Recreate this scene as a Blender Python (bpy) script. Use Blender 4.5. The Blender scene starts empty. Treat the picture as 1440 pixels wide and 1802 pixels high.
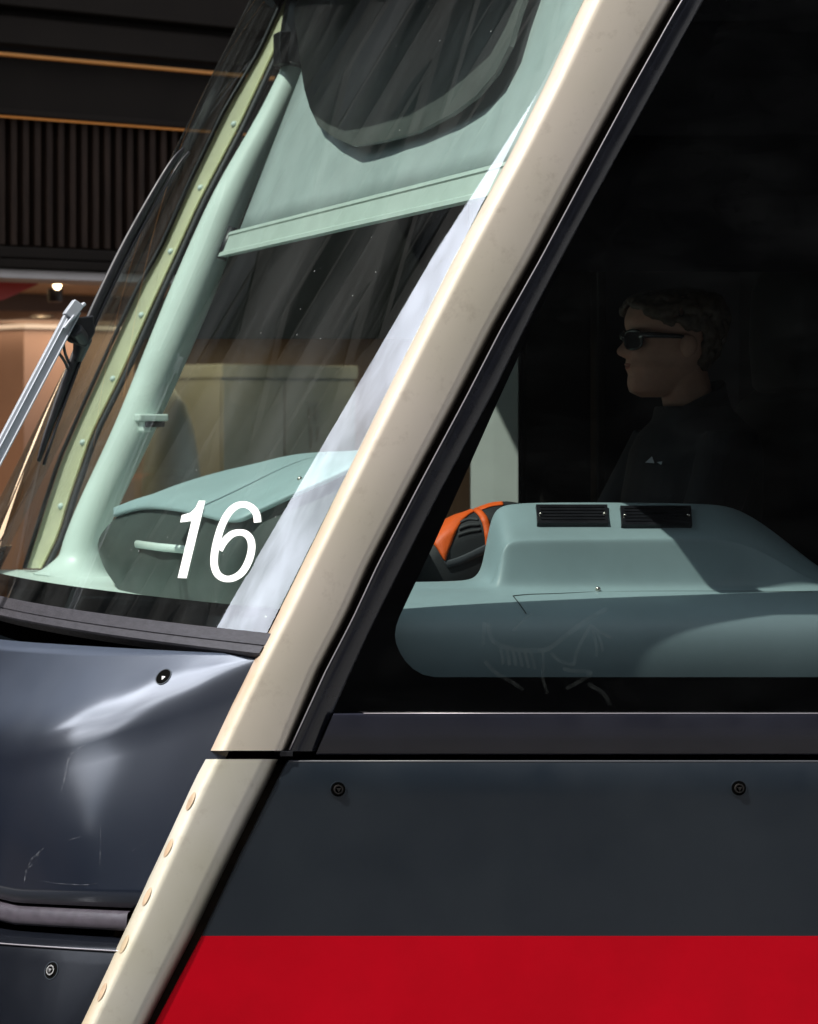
import bpy, bmesh, math, random
from mathutils import Vector, Matrix, noise
from mathutils.bvhtree import BVHTree
random.seed(7)
R = math.radians
sc = bpy.context.scene
col = sc.collection
# ------------------------------------------------------------------ camera
# the tram side stands parallel to the film plane; the lens is shifted (the
# photograph is taken from ahead of the nose), 5 m from the tram side
FPX, DCAM, VX, VY, CZ = 4650.0, 5.0, -900.0, 740.0, 1.8
cam = bpy.data.cameras.new('camera')
cam.sensor_fit = 'AUTO'; cam.sensor_width = 36.0
cam.lens = 36.0*FPX/1802.0
cam.shift_x = (720-VX)/1802.0
cam.shift_y = (VY-901)/1802.0
cam.clip_start = 0.1; cam.clip_end = 500
cam.dof.use_dof = True; cam.dof.focus_distance = 5.35; cam.dof.aperture_fstop = 8.0
camo = bpy.data.objects.new('camera', cam); col.objects.link(camo)
camo.location = (0, -DCAM, CZ); camo.rotation_euler = (R(90), 0, 0)
sc.camera = camo
# ------------------------------------------------------------------ light
SUN = Vector((-0.52, -0.15, 0.84)).normalized()
w = bpy.data.worlds.new('World'); sc.world = w; w.use_nodes = True
nt = w.node_tree; nt.nodes.clear()
def N(t, ty, **k):
    n = t.nodes.new(ty)
    for a, v in k.items(): setattr(n, a, v)
    return n
sky = N(nt, 'ShaderNodeTexSky', sky_type='NISHITA', sun_disc=False)
sky.sun_elevation = math.asin(SUN.z); sky.sun_rotation = math.atan2(SUN.x, SUN.y)
tcw = N(nt, 'ShaderNodeTexCoord')
cn = N(nt, 'ShaderNodeTexNoise'); cn.inputs['Scale'].default_value = 3.2; cn.inputs['Detail'].default_value = 8; cn.inputs['Roughness'].default_value = .6
mp = N(nt, 'ShaderNodeMapping'); mp.inputs['Scale'].default_value = (1, 1, 2.0)
nt.links.new(tcw.outputs['Generated'], mp.inputs[0]); nt.links.new(mp.outputs[0], cn.inputs['Vector'])
cr = N(nt, 'ShaderNodeValToRGB'); cr.color_ramp.elements[0].position = .28; cr.color_ramp.elements[1].position = .60
nt.links.new(cn.outputs['Fac'], cr.inputs[0])
mx = N(nt, 'ShaderNodeMix', data_type='RGBA'); mx.inputs['B'].default_value = (15, 15.6, 16.6, 1)
nt.links.new(cr.outputs[0], mx.inputs['Factor']); nt.links.new(sky.outputs[0], mx.inputs['A'])
bg = N(nt, 'ShaderNodeBackground'); bg.inputs['Strength'].default_value = .10
# a bank of bright cloud low over the street ahead of the tram
dpn = N(nt, 'ShaderNodeVectorMath', operation='DOT_PRODUCT'); dpn.inputs[1].default_value = Vector((-.70, .34, .61)).normalized()
nrmv = N(nt, 'ShaderNodeVectorMath', operation='NORMALIZE'); nt.links.new(tcw.outputs['Generated'], nrmv.inputs[0]); nt.links.new(nrmv.outputs[0], dpn.inputs[0])
cbk = N(nt, 'ShaderNodeMapRange', interpolation_type='SMOOTHSTEP'); cbk.inputs['From Min'].default_value = .92; cbk.inputs['From Max'].default_value = .975
nt.links.new(dpn.outputs['Value'], cbk.inputs[0])
cbm = N(nt, 'ShaderNodeMath', operation='MULTIPLY'); nt.links.new(cbk.outputs[0], cbm.inputs[0]); nt.links.new(cr.outputs[0], cbm.inputs[1])
mx2 = N(nt, 'ShaderNodeMix', data_type='RGBA'); mx2.inputs['B'].default_value = (64, 68, 77, 1)
cn2 = N(nt, 'ShaderNodeTexNoise'); cn2.inputs['Scale'].default_value = 11; cn2.inputs['Detail'].default_value = 7; cn2.inputs['Roughness'].default_value = .6
nt.links.new(tcw.outputs['Generated'], cn2.inputs['Vector'])
cv2 = N(nt, 'ShaderNodeMapRange'); cv2.inputs['From Min'].default_value = .36; cv2.inputs['From Max'].default_value = .60; cv2.inputs['To Min'].default_value = .12
nt.links.new(cn2.outputs['Fac'], cv2.inputs[0])
cbm2 = N(nt, 'ShaderNodeMath', operation='MULTIPLY'); nt.links.new(cbm.outputs[0], cbm2.inputs[0]); nt.links.new(cv2.outputs[0], cbm2.inputs[1])
nt.links.new(cbm2.outputs[0], mx2.inputs['Factor']); nt.links.new(mx.outputs['Result'], mx2.inputs['A'])
nt.links.new(mx2.outputs['Result'], bg.inputs[0])
wo = N(nt, 'ShaderNodeOutputWorld'); nt.links.new(bg.outputs[0], wo.inputs[0])
sl = bpy.data.lights.new('sun', 'SUN'); sl.energy = 5.0; sl.angle = R(.5); sl.color = (1, .955, .88)
so = bpy.data.objects.new('sun', sl); col.objects.link(so)
so.rotation_euler = SUN.to_track_quat('Z', 'Y').to_euler(); so.location = (-6, -1, 12)
sc.view_settings.view_transform = 'Standard'; sc.view_settings.look = 'None'
sc.view_settings.exposure = 0.38; sc.view_settings.gamma = 1.0
sc.cycles.max_bounces = 10; sc.cycles.transparent_max_bounces = 16
sc.cycles.caustics_reflective = False; sc.cycles.caustics_refractive = False
sc.cycles.use_denoising = True
# ------------------------------------------------------------------ helpers
def P(px, py, y):
    k = (DCAM+y)/FPX
    return Vector(((px-VX)*k, y, CZ+(VY-py)*k))
def interp(tab, v):
    if v <= tab[0][0]: a, b = tab[0], tab[1]
    elif v >= tab[-1][0]: a, b = tab[-2], tab[-1]
    else:
        for a, b in zip(tab, tab[1:]):
            if a[0] <= v <= b[0]: break
    f = (v-a[0])/(b[0]-a[0])
    return a[1]+(b[1]-a[1])*f
def sm(a, b, x):
    t = min(1, max(0, (x-a)/(b-a))); return t*t*(3-2*t)
def cat(pts, n):
    out = []; m = len(pts)
    for i in range(m-1):
        p0, p1, p2, p3 = pts[max(0, i-1)], pts[i], pts[i+1], pts[min(m-1, i+2)]
        for j in range(n):
            t = j/n
            out.append(.5*((2*p1)+(p2-p0)*t+(2*p0-5*p1+4*p2-p3)*t*t+(3*p1-p0-3*p2+p3)*t**3))
    out.append(pts[-1].copy()); return out
class MB:
    def __init__(s): s.v = []; s.f = []; s.m = []; s.uv = []
    def add(s, vs, fs, m=0):
        o = len(s.v); s.v += [Vector(x) for x in vs]
        s.f += [tuple(i+o for i in f) for f in fs]; s.m += [m]*len(fs); return s
    def grid(s, rows, m=0, closed=False, flip=False):
        n = len(rows[0]); vs = [p for r in rows for p in r]; fs = []
        for i in range(len(rows)-1):
            for j in range(n if closed else n-1):
                k = (j+1) % n
                q = (i*n+j, i*n+k, (i+1)*n+k, (i+1)*n+j)
                fs.append(q[::-1] if flip else q)
        return s.add(vs, fs, m)
    def box(s, lo, hi, m=0, M=None):
        vs = [Vector((x, y, z)) for z in (lo[2], hi[2]) for y in (lo[1], hi[1]) for x in (lo[0], hi[0])]
        if M: vs = [M @ q for q in vs]
        return s.add(vs, [(0,2,3,1),(4,5,7,6),(0,1,5,4),(2,6,7,3),(0,4,6,2),(1,3,7,5)], m)
    def tube(s, pts, rad, n=12, m=0, caps=True, flat=1.0, up=None):
        pts = [Vector(p) for p in pts]; rows = []
        if not hasattr(rad, '__len__'): rad = [rad]*len(pts)
        u = None
        for i, p in enumerate(pts):
            d = (pts[min(i+1, len(pts)-1)]-pts[max(i-1, 0)]).normalized()
            if u is None:
                u = Vector(up) if up else (Vector((0, 0, 1)) if abs(d.z) < .9 else Vector((0, 1, 0)))
            a = (u-d*u.dot(d)).normalized(); b = d.cross(a); u = a
            rows.append([p+rad[i]*(math.cos(2*math.pi*k/n)*a+flat*math.sin(2*math.pi*k/n)*b) for k in range(n)])
        o = len(s.v); s.grid(rows, m, True)
        if caps:
            s.f += [tuple(o+k for k in range(n))[::-1], tuple(o+(len(rows)-1)*n+k for k in range(n))]; s.m += [m, m]
        return s
    def ribbon(s, pts, widths, nrm, m=0):
        rows = []
        if not hasattr(widths, '__len__'): widths = [widths]*len(pts)
        for i, p in enumerate(pts):
            d = (pts[min(i+1, len(pts)-1)]-pts[max(i-1, 0)]).normalized()
            nn = nrm[i] if isinstance(nrm, list) else nrm
            a = d.cross(nn).normalized()*widths[i]/2
            rows.append([p-a, p+a])
        return s.grid(rows, m)
    def disc(s, c, nrm, r, n=24, m=0, r0=0, h=0):
        q = Vector(nrm).to_track_quat('Z', 'Y').to_matrix()
        ring = lambda rr, hh: [Vector(c)+q @ Vector((rr*math.cos(2*math.pi*k/n), rr*math.sin(2*math.pi*k/n), hh)) for k in range(n)]
        if r0 > 0: s.grid([ring(r, 0), ring(r, h), ring(r0, h), ring(r0, 0)], m, True)
        else:
            o = len(s.v); s.add(ring(r, h), [tuple(range(n))], m)
            if h: s.grid([ring(r, 0), ring(r, h)], m, True)
        return s
    def ball(s, c, r, m=0, n=12, sc3=(1, 1, 1)):
        rows = []
        for i in range(n//2+1):
            a = -math.pi/2+math.pi*i/(n//2)
            rows.append([Vector((c[0]+sc3[0]*r*math.cos(a)*math.cos(2*math.pi*k/n), c[1]+sc3[1]*r*math.cos(a)*math.sin(2*math.pi*k/n), c[2]+sc3[2]*r*math.sin(a))) for k in range(n)])
        return s.grid(rows, m, True)
ROOT = {}
def rootloc(p):
    while p is not None and p.parent is not None: p = p.parent
    return Vector((0, 0, 0)) if p is None else Vector(ROOT.get(p.name, p.location))
def build(name, mb, mats, parent=None, smooth=True, bevel=0, sub=0, local=False, solid=0, angle=None, label=None, weld=0):
    me = bpy.data.meshes.new(name)
    off = Vector((0, 0, 0)) if local else rootloc(parent)
    me.from_pydata([tuple(p-off) for p in mb.v], [], mb.f); me.update()
    for m in (mats if isinstance(mats, (list, tuple)) else [mats]): me.materials.append(m)
    for p, mi in zip(me.polygons, mb.m): p.material_index = mi; p.use_smooth = smooth
    bm = bmesh.new(); bm.from_mesh(me)
    bmesh.ops.remove_doubles(bm, verts=bm.verts, dist=weld or 1e-6)
    if solid != 'keep': bmesh.ops.recalc_face_normals(bm, faces=bm.faces)
    bm.to_mesh(me); bm.free()
    o = bpy.data.objects.new(name, me); col.objects.link(o)
    if parent is not None: o.parent = parent
    if solid and solid != 'keep':
        md = o.modifiers.new('solid', 'SOLIDIFY'); md.thickness = solid; md.offset = 0
    if bevel:
        md = o.modifiers.new('bevel', 'BEVEL'); md.width = bevel; md.segments = 3; md.limit_method = 'ANGLE'; md.angle_limit = R(35)
    if sub:
        md = o.modifiers.new('sub', 'SUBSURF'); md.levels = sub; md.render_levels = sub
    if smooth and angle is not None:
        try: me.set_sharp_from_angle(angle=R(angle))
        except Exception: pass
    if label: o['label'] = label
    return o
def empty(name, loc, label=None, cat_=None, group=None, rz=0):
    o = bpy.data.objects.new(name, None); col.objects.link(o); o.location = loc; o.rotation_euler = (0, 0, rz)
    o.empty_display_size = .2
    tag(o, label, cat_, group); return o
def tag(o, label=None, cat_=None, group=None, kind=None):
    if label: o['label'] = label
    if cat_: o['category'] = cat_
    if group: o['group'] = group
    if kind: o['kind'] = kind
    return o
def bvh(mb):
    return BVHTree.FromPolygons([tuple(p) for p in mb.v], mb.f)
CAMP = Vector((0, -DCAM, CZ))
def ray(px, py): return (P(px, py, 0)-CAMP).normalized()
def hit(tree, px, py):
    loc, nrm, i, d = tree.ray_cast(CAMP, ray(px, py))
    if loc is None: return None, None
    if nrm.dot(ray(px, py)) > 0: nrm = -nrm
    return loc, nrm
# ------------------------------------------------------------------ materials
def mat(name, base, rough=.5, metal=0, coat=0, spec=.5, noise_amt=0, noise_scale=20, rough_var=0, bump=0, bump_scale=200, stretch=(1, 1, 1), base2=None, lo=.35, hi=.65, emit=None, emit_s=0):
    m = bpy.data.materials.new(name); m.use_nodes = True; t = m.node_tree
    b = t.nodes['Principled BSDF']
    b.inputs['Base Color'].default_value = (*base, 1); b.inputs['Roughness'].default_value = rough
    b.inputs['Metallic'].default_value = metal; b.inputs['Coat Weight'].default_value = coat; b.inputs['Coat Roughness'].default_value = .06
    b.inputs['Specular IOR Level'].default_value = spec
    if emit: b.inputs['Emission Color'].default_value = (*emit, 1); b.inputs['Emission Strength'].default_value = emit_s
    tc = N(t, 'ShaderNodeTexCoord'); mpp = N(t, 'ShaderNodeMapping'); mpp.inputs['Scale'].default_value = stretch
    t.links.new(tc.outputs['Object'], mpp.inputs[0])
    ns = N(t, 'ShaderNodeTexNoise'); ns.inputs['Scale'].default_value = noise_scale; ns.inputs['Detail'].default_value = 6; ns.inputs['Roughness'].default_value = .62
    t.links.new(mpp.outputs[0], ns.inputs['Vector'])
    if noise_amt or base2:
        rp = N(t, 'ShaderNodeMapRange'); rp.inputs['From Min'].default_value = lo; rp.inputs['From Max'].default_value = hi
        t.links.new(ns.outputs['Fac'], rp.inputs[0])
        mm = N(t, 'ShaderNodeMix', data_type='RGBA')
        b2 = base2 or tuple(c*(1-noise_amt) for c in base)
        mm.inputs['A'].default_value = (*base, 1); mm.inputs['B'].default_value = (*b2, 1)
        t.links.new(rp.outputs[0], mm.inputs['Factor']); t.links.new(mm.outputs['Result'], b.inputs['Base Color'])
    if rough_var:
        n2 = N(t, 'ShaderNodeTexNoise'); n2.inputs['Scale'].default_value = noise_scale*2.3; n2.inputs['Detail'].default_value = 8
        t.links.new(mpp.outputs[0], n2.inputs['Vector'])
        r2 = N(t, 'ShaderNodeMapRange'); r2.inputs['From Min'].default_value = .3; r2.inputs['From Max'].default_value = .7
        r2.inputs['To Min'].default_value = max(.02, rough-rough_var); r2.inputs['To Max'].default_value = rough+rough_var
        t.links.new(n2.outputs['Fac'], r2.inputs[0]); t.links.new(r2.outputs[0], b.inputs['Roughness'])
    if bump:
        n3 = N(t, 'ShaderNodeTexNoise'); n3.inputs['Scale'].default_value = bump_scale; n3.inputs['Detail'].default_value = 3
        t.links.new(mpp.outputs[0], n3.inputs['Vector'])
        bp = N(t, 'ShaderNodeBump'); bp.inputs['Strength'].default_value = bump; bp.inputs['Distance'].default_value = .002
        t.links.new(n3.outputs['Fac'], bp.inputs['Height']); t.links.new(bp.outputs[0], b.inputs['Normal'])
    return m
def glass(name, tint, dust=0.0, r0=.075, dust_col=(.75, .78, .78), streak=(3, 60, 3), rot=0, speck=0):
    m = bpy.data.materials.new(name); m.use_nodes = True; t = m.node_tree; t.nodes.clear(); L = t.links.new
    geo = N(t, 'ShaderNodeNewGeometry')
    dt = N(t, 'ShaderNodeVectorMath', operation='DOT_PRODUCT'); L(geo.outputs['Incoming'], dt.inputs[0]); L(geo.outputs['Normal'], dt.inputs[1])
    ab = N(t, 'ShaderNodeMath', operation='ABSOLUTE'); L(dt.outputs['Value'], ab.inputs[0])
    iv = N(t, 'ShaderNodeMath', operation='SUBTRACT'); iv.inputs[0].default_value = 1; L(ab.outputs[0], iv.inputs[1])
    pw = N(t, 'ShaderNodeMath', operation='POWER'); L(iv.outputs[0], pw.inputs[0]); pw.inputs[1].default_value = 4.6
    fr = N(t, 'ShaderNodeMapRange'); fr.inputs['To Min'].default_value = r0; fr.inputs['To Max'].default_value = .6; L(pw.outputs[0], fr.inputs[0])
    tr = N(t, 'ShaderNodeBsdfTransparent'); tr.inputs[0].default_value = (*tint, 1)
    gl = N(t, 'ShaderNodeBsdfGlossy'); gl.inputs['Roughness'].default_value = .012
    mix = N(t, 'ShaderNodeMixShader'); L(fr.outputs[0], mix.inputs[0]); L(tr.outputs[0], mix.inputs[1]); L(gl.outputs[0], mix.inputs[2])
    out = N(t, 'ShaderNodeOutputMaterial')
    if dust:
        uv = N(t, 'ShaderNodeTexCoord'); mpp = N(t, 'ShaderNodeMapping'); mpp.inputs['Scale'].default_value = streak; mpp.inputs['Rotation'].default_value = (0, 0, rot)
        L(uv.outputs['UV'], mpp.inputs[0])
        n1 = N(t, 'ShaderNodeTexNoise'); n1.inputs['Scale'].default_value = 1; n1.inputs['Detail'].default_value = 7; n1.inputs['Roughness'].default_value = .65; L(mpp.outputs[0], n1.inputs['Vector'])
        n2 = N(t, 'ShaderNodeTexNoise'); n2.inputs['Scale'].default_value = 3.0; n2.inputs['Detail'].default_value = 3; L(uv.outputs['UV'], n2.inputs['Vector'])
        a = N(t, 'ShaderNodeMapRange'); a.inputs['From Min'].default_value = .42; a.inputs['From Max'].default_value = .78; a.inputs['To Max'].default_value = dust; L(n1.outputs['Fac'], a.inputs[0])
        b = N(t, 'ShaderNodeMapRange'); b.inputs['From Min'].default_value = .35; b.inputs['From Max'].default_value = .65; b.inputs['To Min'].default_value = .35; L(n2.outputs['Fac'], b.inputs[0])
        ml = N(t, 'ShaderNodeMath', operation='MULTIPLY'); L(a.outputs[0], ml.inputs[0]); L(b.outputs[0], ml.inputs[1])
        fac = ml
        if speck:
            vo = N(t, 'ShaderNodeTexVoronoi'); vo.inputs['Scale'].default_value = 130; L(uv.outputs['UV'], vo.inputs['Vector'])
            n4 = N(t, 'ShaderNodeTexNoise'); n4.inputs['Scale'].default_value = 5; L(uv.outputs['UV'], n4.inputs['Vector'])
            c1 = N(t, 'ShaderNodeMapRange'); c1.inputs['From Min'].default_value = .10; c1.inputs['From Max'].default_value = .05; L(vo.outputs['Distance'], c1.inputs[0])
            sep = N(t, 'ShaderNodeSeparateColor'); L(vo.outputs['Color'], sep.inputs[0])
            g1 = N(t, 'ShaderNodeMath', operation='GREATER_THAN'); g1.inputs[1].default_value = .93; L(sep.outputs[0], g1.inputs[0])
            m1 = N(t, 'ShaderNodeMath', operation='MULTIPLY'); L(c1.outputs[0], m1.inputs[0]); L(g1.outputs[0], m1.inputs[1])
            m2 = N(t, 'ShaderNodeMath', operation='MULTIPLY'); L(m1.outputs[0], m2.inputs[0]); m2.inputs[1].default_value = speck
            fac = N(t, 'ShaderNodeMath', operation='MAXIMUM'); L(ml.outputs[0], fac.inputs[0]); L(m2.outputs[0], fac.inputs[1])
        df = N(t, 'ShaderNodeBsdfDiffuse'); df.inputs[0].default_value = (*dust_col, 1)
        tl = N(t, 'ShaderNodeBsdfTranslucent'); tl.inputs[0].default_value = (*dust_col, 1)
        dm = N(t, 'ShaderNodeMixShader'); dm.inputs[0].default_value = .35; L(df.outputs[0], dm.inputs[1]); L(tl.outputs[0], dm.inputs[2])
        mix2 = N(t, 'ShaderNodeMixShader'); L(fac.outputs[0], mix2.inputs[0]); L(mix.outputs[0], mix2.inputs[1]); L(dm.outputs[0], mix2.inputs[2])
        L(mix2.outputs[0], out.inputs[0])
    else: L(mix.outputs[0], out.inputs[0])
    return m
def translucent(name, base, amt=.4, rough=.4):
    m = mat(name, base, rough, noise_amt=.15, noise_scale=9); t = m.node_tree
    b = t.nodes['Principled BSDF']; out = [n for n in t.nodes if n.type == 'OUTPUT_MATERIAL'][0]
    tl = N(t, 'ShaderNodeBsdfTranslucent'); tl.inputs[0].default_value = (*base, 1)
    ms = N(t, 'ShaderNodeMixShader'); ms.inputs[0].default_value = amt
    t.links.new(b.outputs[0], ms.inputs[1]); t.links.new(tl.outputs[0], ms.inputs[2]); t.links.new(ms.outputs[0], out.inputs[0])
    return m
M = {}
M['navy'] = mat('navy_paint', (.008, .014, .022), .42, coat=.08, rough_var=.07, noise_scale=4, base2=(.014, .021, .029), bump=.03, bump_scale=2)
M['red'] = mat('red_paint', (.66, .0003, .012), .5, spec=.12, rough_var=.06, noise_scale=5, base2=(.58, .0003, .010))
M['bonnet'] = mat('bonnet_paint', (.005, .008, .016), .29, coat=.5, noise_scale=5, base2=(.008, .011, .020), stretch=(1.5, 1.5, .8), lo=.40, hi=.80, bump=.03, bump_scale=3)
M['fascia'] = mat('fascia_paint', (.005, .006, .009), .22, spec=.2, coat=.05, rough_var=.04, noise_scale=6)
M['lip'] = mat('lip_plastic', (.060, .052, .066), .42, rough_var=.1, noise_scale=30, noise_amt=.3)
M['rubber'] = mat('black_rubber', (.010, .010, .013), .42, rough_var=.1, noise_scale=15)
M['gasket'] = mat('gasket_rubber', (.045, .043, .052), .5, rough_var=.12, noise_scale=40, noise_amt=.35, stretch=(1, 1, 4))
M['band'] = mat('satin_black_frame', (.010, .011, .016), .26, coat=.3, rough_var=.08, noise_scale=8)
M['frit'] = mat('black_printed_glass', (.0025, .0025, .003), .10, spec=.10)
M['black'] = mat('black_void', (.004, .004, .004), .8, spec=0)
M['glint'] = mat('edge_highlight_paint', (.35, .33, .36), .3, metal=.4)  # pale line colour standing in for edge highlights
M['glint2'] = mat('panel_edge_highlight_paint', (.10, .105, .12), .35)  # lighter tone painting the highlight on the side panel's edge
M['mint'] = mat('mint_plastic', (.62, .71, .67), .42, noise_amt=.10, noise_scale=6, bump=.08, bump_scale=500)
M['dash'] = mat('blue_grey_dash_plastic', (.29, .39, .41), .46, noise_amt=.10, noise_scale=7, bump=.10, bump_scale=600)
M['darkdash'] = mat('dark_green_grey_plastic', (.045, .058, .055), .5, noise_amt=.3, noise_scale=8, bump=.15, bump_scale=300)
M['visor'] = translucent('visor_fabric', (.43, .50, .50), .2, .6)
M['rail'] = mat('visor_rail', (.48, .56, .52), .35, noise_amt=.1, noise_scale=15)
M['strip'] = translucent('yellowed_resin', (.94, .93, .68), .55, .4)
M['silver'] = mat('brushed_silver', (.42, .45, .50), .5, metal=.25, rough_var=.1, noise_scale=30)
M['chrome'] = mat('bare_steel', (.6, .56, .5), .25, metal=1, rough_var=.1, noise_scale=40)
M['darksteel'] = mat('dark_steel', (.05, .045, .04), .4, metal=.7, rough_var=.1, noise_scale=40)
M['black2'] = mat('dull_dark_steel', (.02, .018, .017), .6, spec=.2)
M['decal'] = mat('white_vinyl', (.86, .88, .86), .4)
M['lining'] = mat('dark_cab_lining', (.022, .021, .020), .7, noise_amt=.3, noise_scale=4)
M['post'] = mat('grey_green_post', (.62, .66, .62), .5, noise_amt=.1, noise_scale=5)
M['wind'] = glass('windscreen_glass', (.80, .88, .85), dust=.055, r0=.115, streak=(13, 1.6, 1), rot=R(-20), speck=.5)
M['side'] = glass('tinted_side_glass', (.57, .60, .60), dust=.014, r0=.03, streak=(4, 9, 1))
M['farg'] = glass('far_side_glass', (.66, .76, .70), r0=.06)
M['scratch'] = bpy.data.materials.new('scratched_glass'); M['scratch'].use_nodes = True
_t = M['scratch'].node_tree; _t.nodes.clear()
_a = N(_t, 'ShaderNodeBsdfTransparent'); _b = N(_t, 'ShaderNodeBsdfDiffuse'); _b.inputs[0].default_value = (.45, .5, .48, 1)
_n = N(_t, 'ShaderNodeTexNoise'); _n.inputs['Scale'].default_value = 90
_r = N(_t, 'ShaderNodeMapRange'); _r.inputs['From Min'].default_value = .3; _r.inputs['From Max'].default_value = .7; _r.inputs['To Min'].default_value = .008; _r.inputs['To Max'].default_value = .04
_tc = N(_t, 'ShaderNodeTexCoord'); _t.links.new(_tc.outputs['Object'], _n.inputs['Vector']); _t.links.new(_n.outputs['Fac'], _r.inputs[0])
_m = N(_t, 'ShaderNodeMixShader'); _t.links.new(_r.outputs[0], _m.inputs[0]); _t.links.new(_a.outputs[0], _m.inputs[1]); _t.links.new(_b.outputs[0], _m.inputs[2])
_o = N(_t, 'ShaderNodeOutputMaterial'); _t.links.new(_m.outputs[0], _o.inputs[0])
# aged cream resin: rusty tinge along the leading edge (UV.x = across the cover), greenish smears, scuffs
def cream_mat(name, base, green):
    m = mat(name, base, .34, coat=.25, rough_var=.07, noise_scale=5); t = m.node_tree; b = t.nodes['Principled BSDF']; L = t.links.new
    tc = N(t, 'ShaderNodeTexCoord'); sp = N(t, 'ShaderNodeSeparateXYZ'); L(tc.outputs['UV'], sp.inputs[0])
    n1 = N(t, 'ShaderNodeTexNoise'); n1.inputs['Scale'].default_value = 7; n1.inputs['Detail'].default_value = 7; L(tc.outputs['Object'], n1.inputs['Vector'])
    ad = N(t, 'ShaderNodeMath', operation='MULTIPLY_ADD'); L(n1.outputs['Fac'], ad.inputs[0]); ad.inputs[1].default_value = .30; L(sp.outputs['X'], ad.inputs[2])
    e = N(t, 'ShaderNodeMapRange'); e.inputs['From Min'].default_value = .34; e.inputs['From Max'].default_value = .16; e.inputs['To Max'].default_value = .75; L(ad.outputs[0], e.inputs[0])
    v = N(t, 'ShaderNodeMapRange'); v.inputs['From Min'].default_value = .55; v.inputs['From Max'].default_value = .05; v.inputs['To Min'].default_value = .1; L(sp.outputs['Y'], v.inputs[0])
    em = N(t, 'ShaderNodeMath', operation='MULTIPLY'); L(e.outputs[0], em.inputs[0]); L(v.outputs[0], em.inputs[1])
    m1 = N(t, 'ShaderNodeMix', data_type='RGBA'); m1.inputs['A'].default_value = (*base, 1); m1.inputs['B'].default_value = (.50, .29, .15, 1); L(em.outputs[0], m1.inputs['Factor'])
    n2 = N(t, 'ShaderNodeTexNoise'); n2.inputs['Scale'].default_value = 3.2; n2.inputs['Detail'].default_value = 4; L(tc.outputs['Object'], n2.inputs['Vector'])
    g = N(t, 'ShaderNodeMapRange'); g.inputs['From Min'].default_value = .38; g.inputs['From Max'].default_value = .66; g.inputs['To Max'].default_value = green; L(n2.outputs['Fac'], g.inputs[0])
    m2 = N(t, 'ShaderNodeMix', data_type='RGBA'); m2.inputs['B'].default_value = (.44, .42, .28, 1); L(g.outputs[0], m2.inputs['Factor']); L(m1.outputs['Result'], m2.inputs['A'])
    n3 = N(t, 'ShaderNodeTexNoise'); n3.inputs['Scale'].default_value = 26; n3.inputs['Detail'].default_value = 9; n3.inputs['Roughness'].default_value = .7; L(tc.outputs['Object'], n3.inputs['Vector'])
    s = N(t, 'ShaderNodeMapRange'); s.inputs['From Min'].default_value = .54; s.inputs['From Max'].default_value = .76; s.inputs['To Max'].default_value = .42; L(n3.outputs['Fac'], s.inputs[0])
    m3 = N(t, 'ShaderNodeMix', data_type='RGBA'); m3.inputs['B'].default_value = (.30, .24, .18, 1); L(s.outputs[0], m3.inputs['Factor']); L(m2.outputs['Result'], m3.inputs['A'])
    # brown dirt and painted shade where the trailing edge turns into the groove
    d = N(t, 'ShaderNodeMapRange'); d.inputs['From Min'].default_value = .90; d.inputs['From Max'].default_value = 1.0; d.inputs['To Max'].default_value = .6; L(sp.outputs['X'], d.inputs[0])
    m4 = N(t, 'ShaderNodeMix', data_type='RGBA'); m4.inputs['B'].default_value = (.14, .10, .06, 1); L(d.outputs[0], m4.inputs['Factor']); L(m3.outputs['Result'], m4.inputs['A'])
    L(m4.outputs['Result'], b.inputs['Base Color'])
    return m
M['cream'] = cream_mat('aged_cream_resin', (.645, .575, .49), .30)
M['cream2'] = cream_mat('aged_cream_resin_lower', (.60, .57, .50), .5)
M['rust'] = mat('rust_stained_resin', (.55, .40, .27), .5, noise_amt=.35, noise_scale=40)
def set_uv(o, fn):
    me = o.data; uvl = me.uv_layers.new(name='UVMap')
    off = rootloc(o.parent)
    for l in me.loops: uvl.data[l.index].uv = fn(me.vertices[l.vertex_index].co+off)
# ================================================================== THE TRAM
TR = empty('tram', (2.2, 1.28, 0), 'dark navy tram with cream windscreen pillars, red stripe and the number 16', 'tram')
def part(n, mb, m, **k): return build(n, mb, m, k.pop('parent', TR), **k)
W0, WW = .05, 2.60
def Xp(z): return 1.4846+.501*(z-1.3873)
def G(t, z): return Vector((Xp(z)-.31*4*t*(1-t), W0+t*WW, z))
def gl_rows(z0, z1, nz=24, nt=48, off=0):
    return [[G(j/nt, z0+(z1-z0)*i/nz)+Vector((off, 0, -off*.5)) for j in range(nt+1)] for i in range(nz+1)]
gm = MB().grid(gl_rows(1.372, 3.15))
GT = bvh(gm)
wind = part('windscreen', gm, M['wind'], solid='keep', label='large raked curved windscreen with the number 16 in white')
set_uv(wind, lambda c: ((c.y-W0)/WW*1.3, (c.z-1.37)/1.78))
def ghit(px, py, off=.0025):
    p, n = hit(GT, px, py); return p+n*off, n
part('printed_band', MB().grid(gl_rows(1.366, 1.441, 3, 48, .004)), M['frit'], parent=wind, solid=.003)
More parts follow.
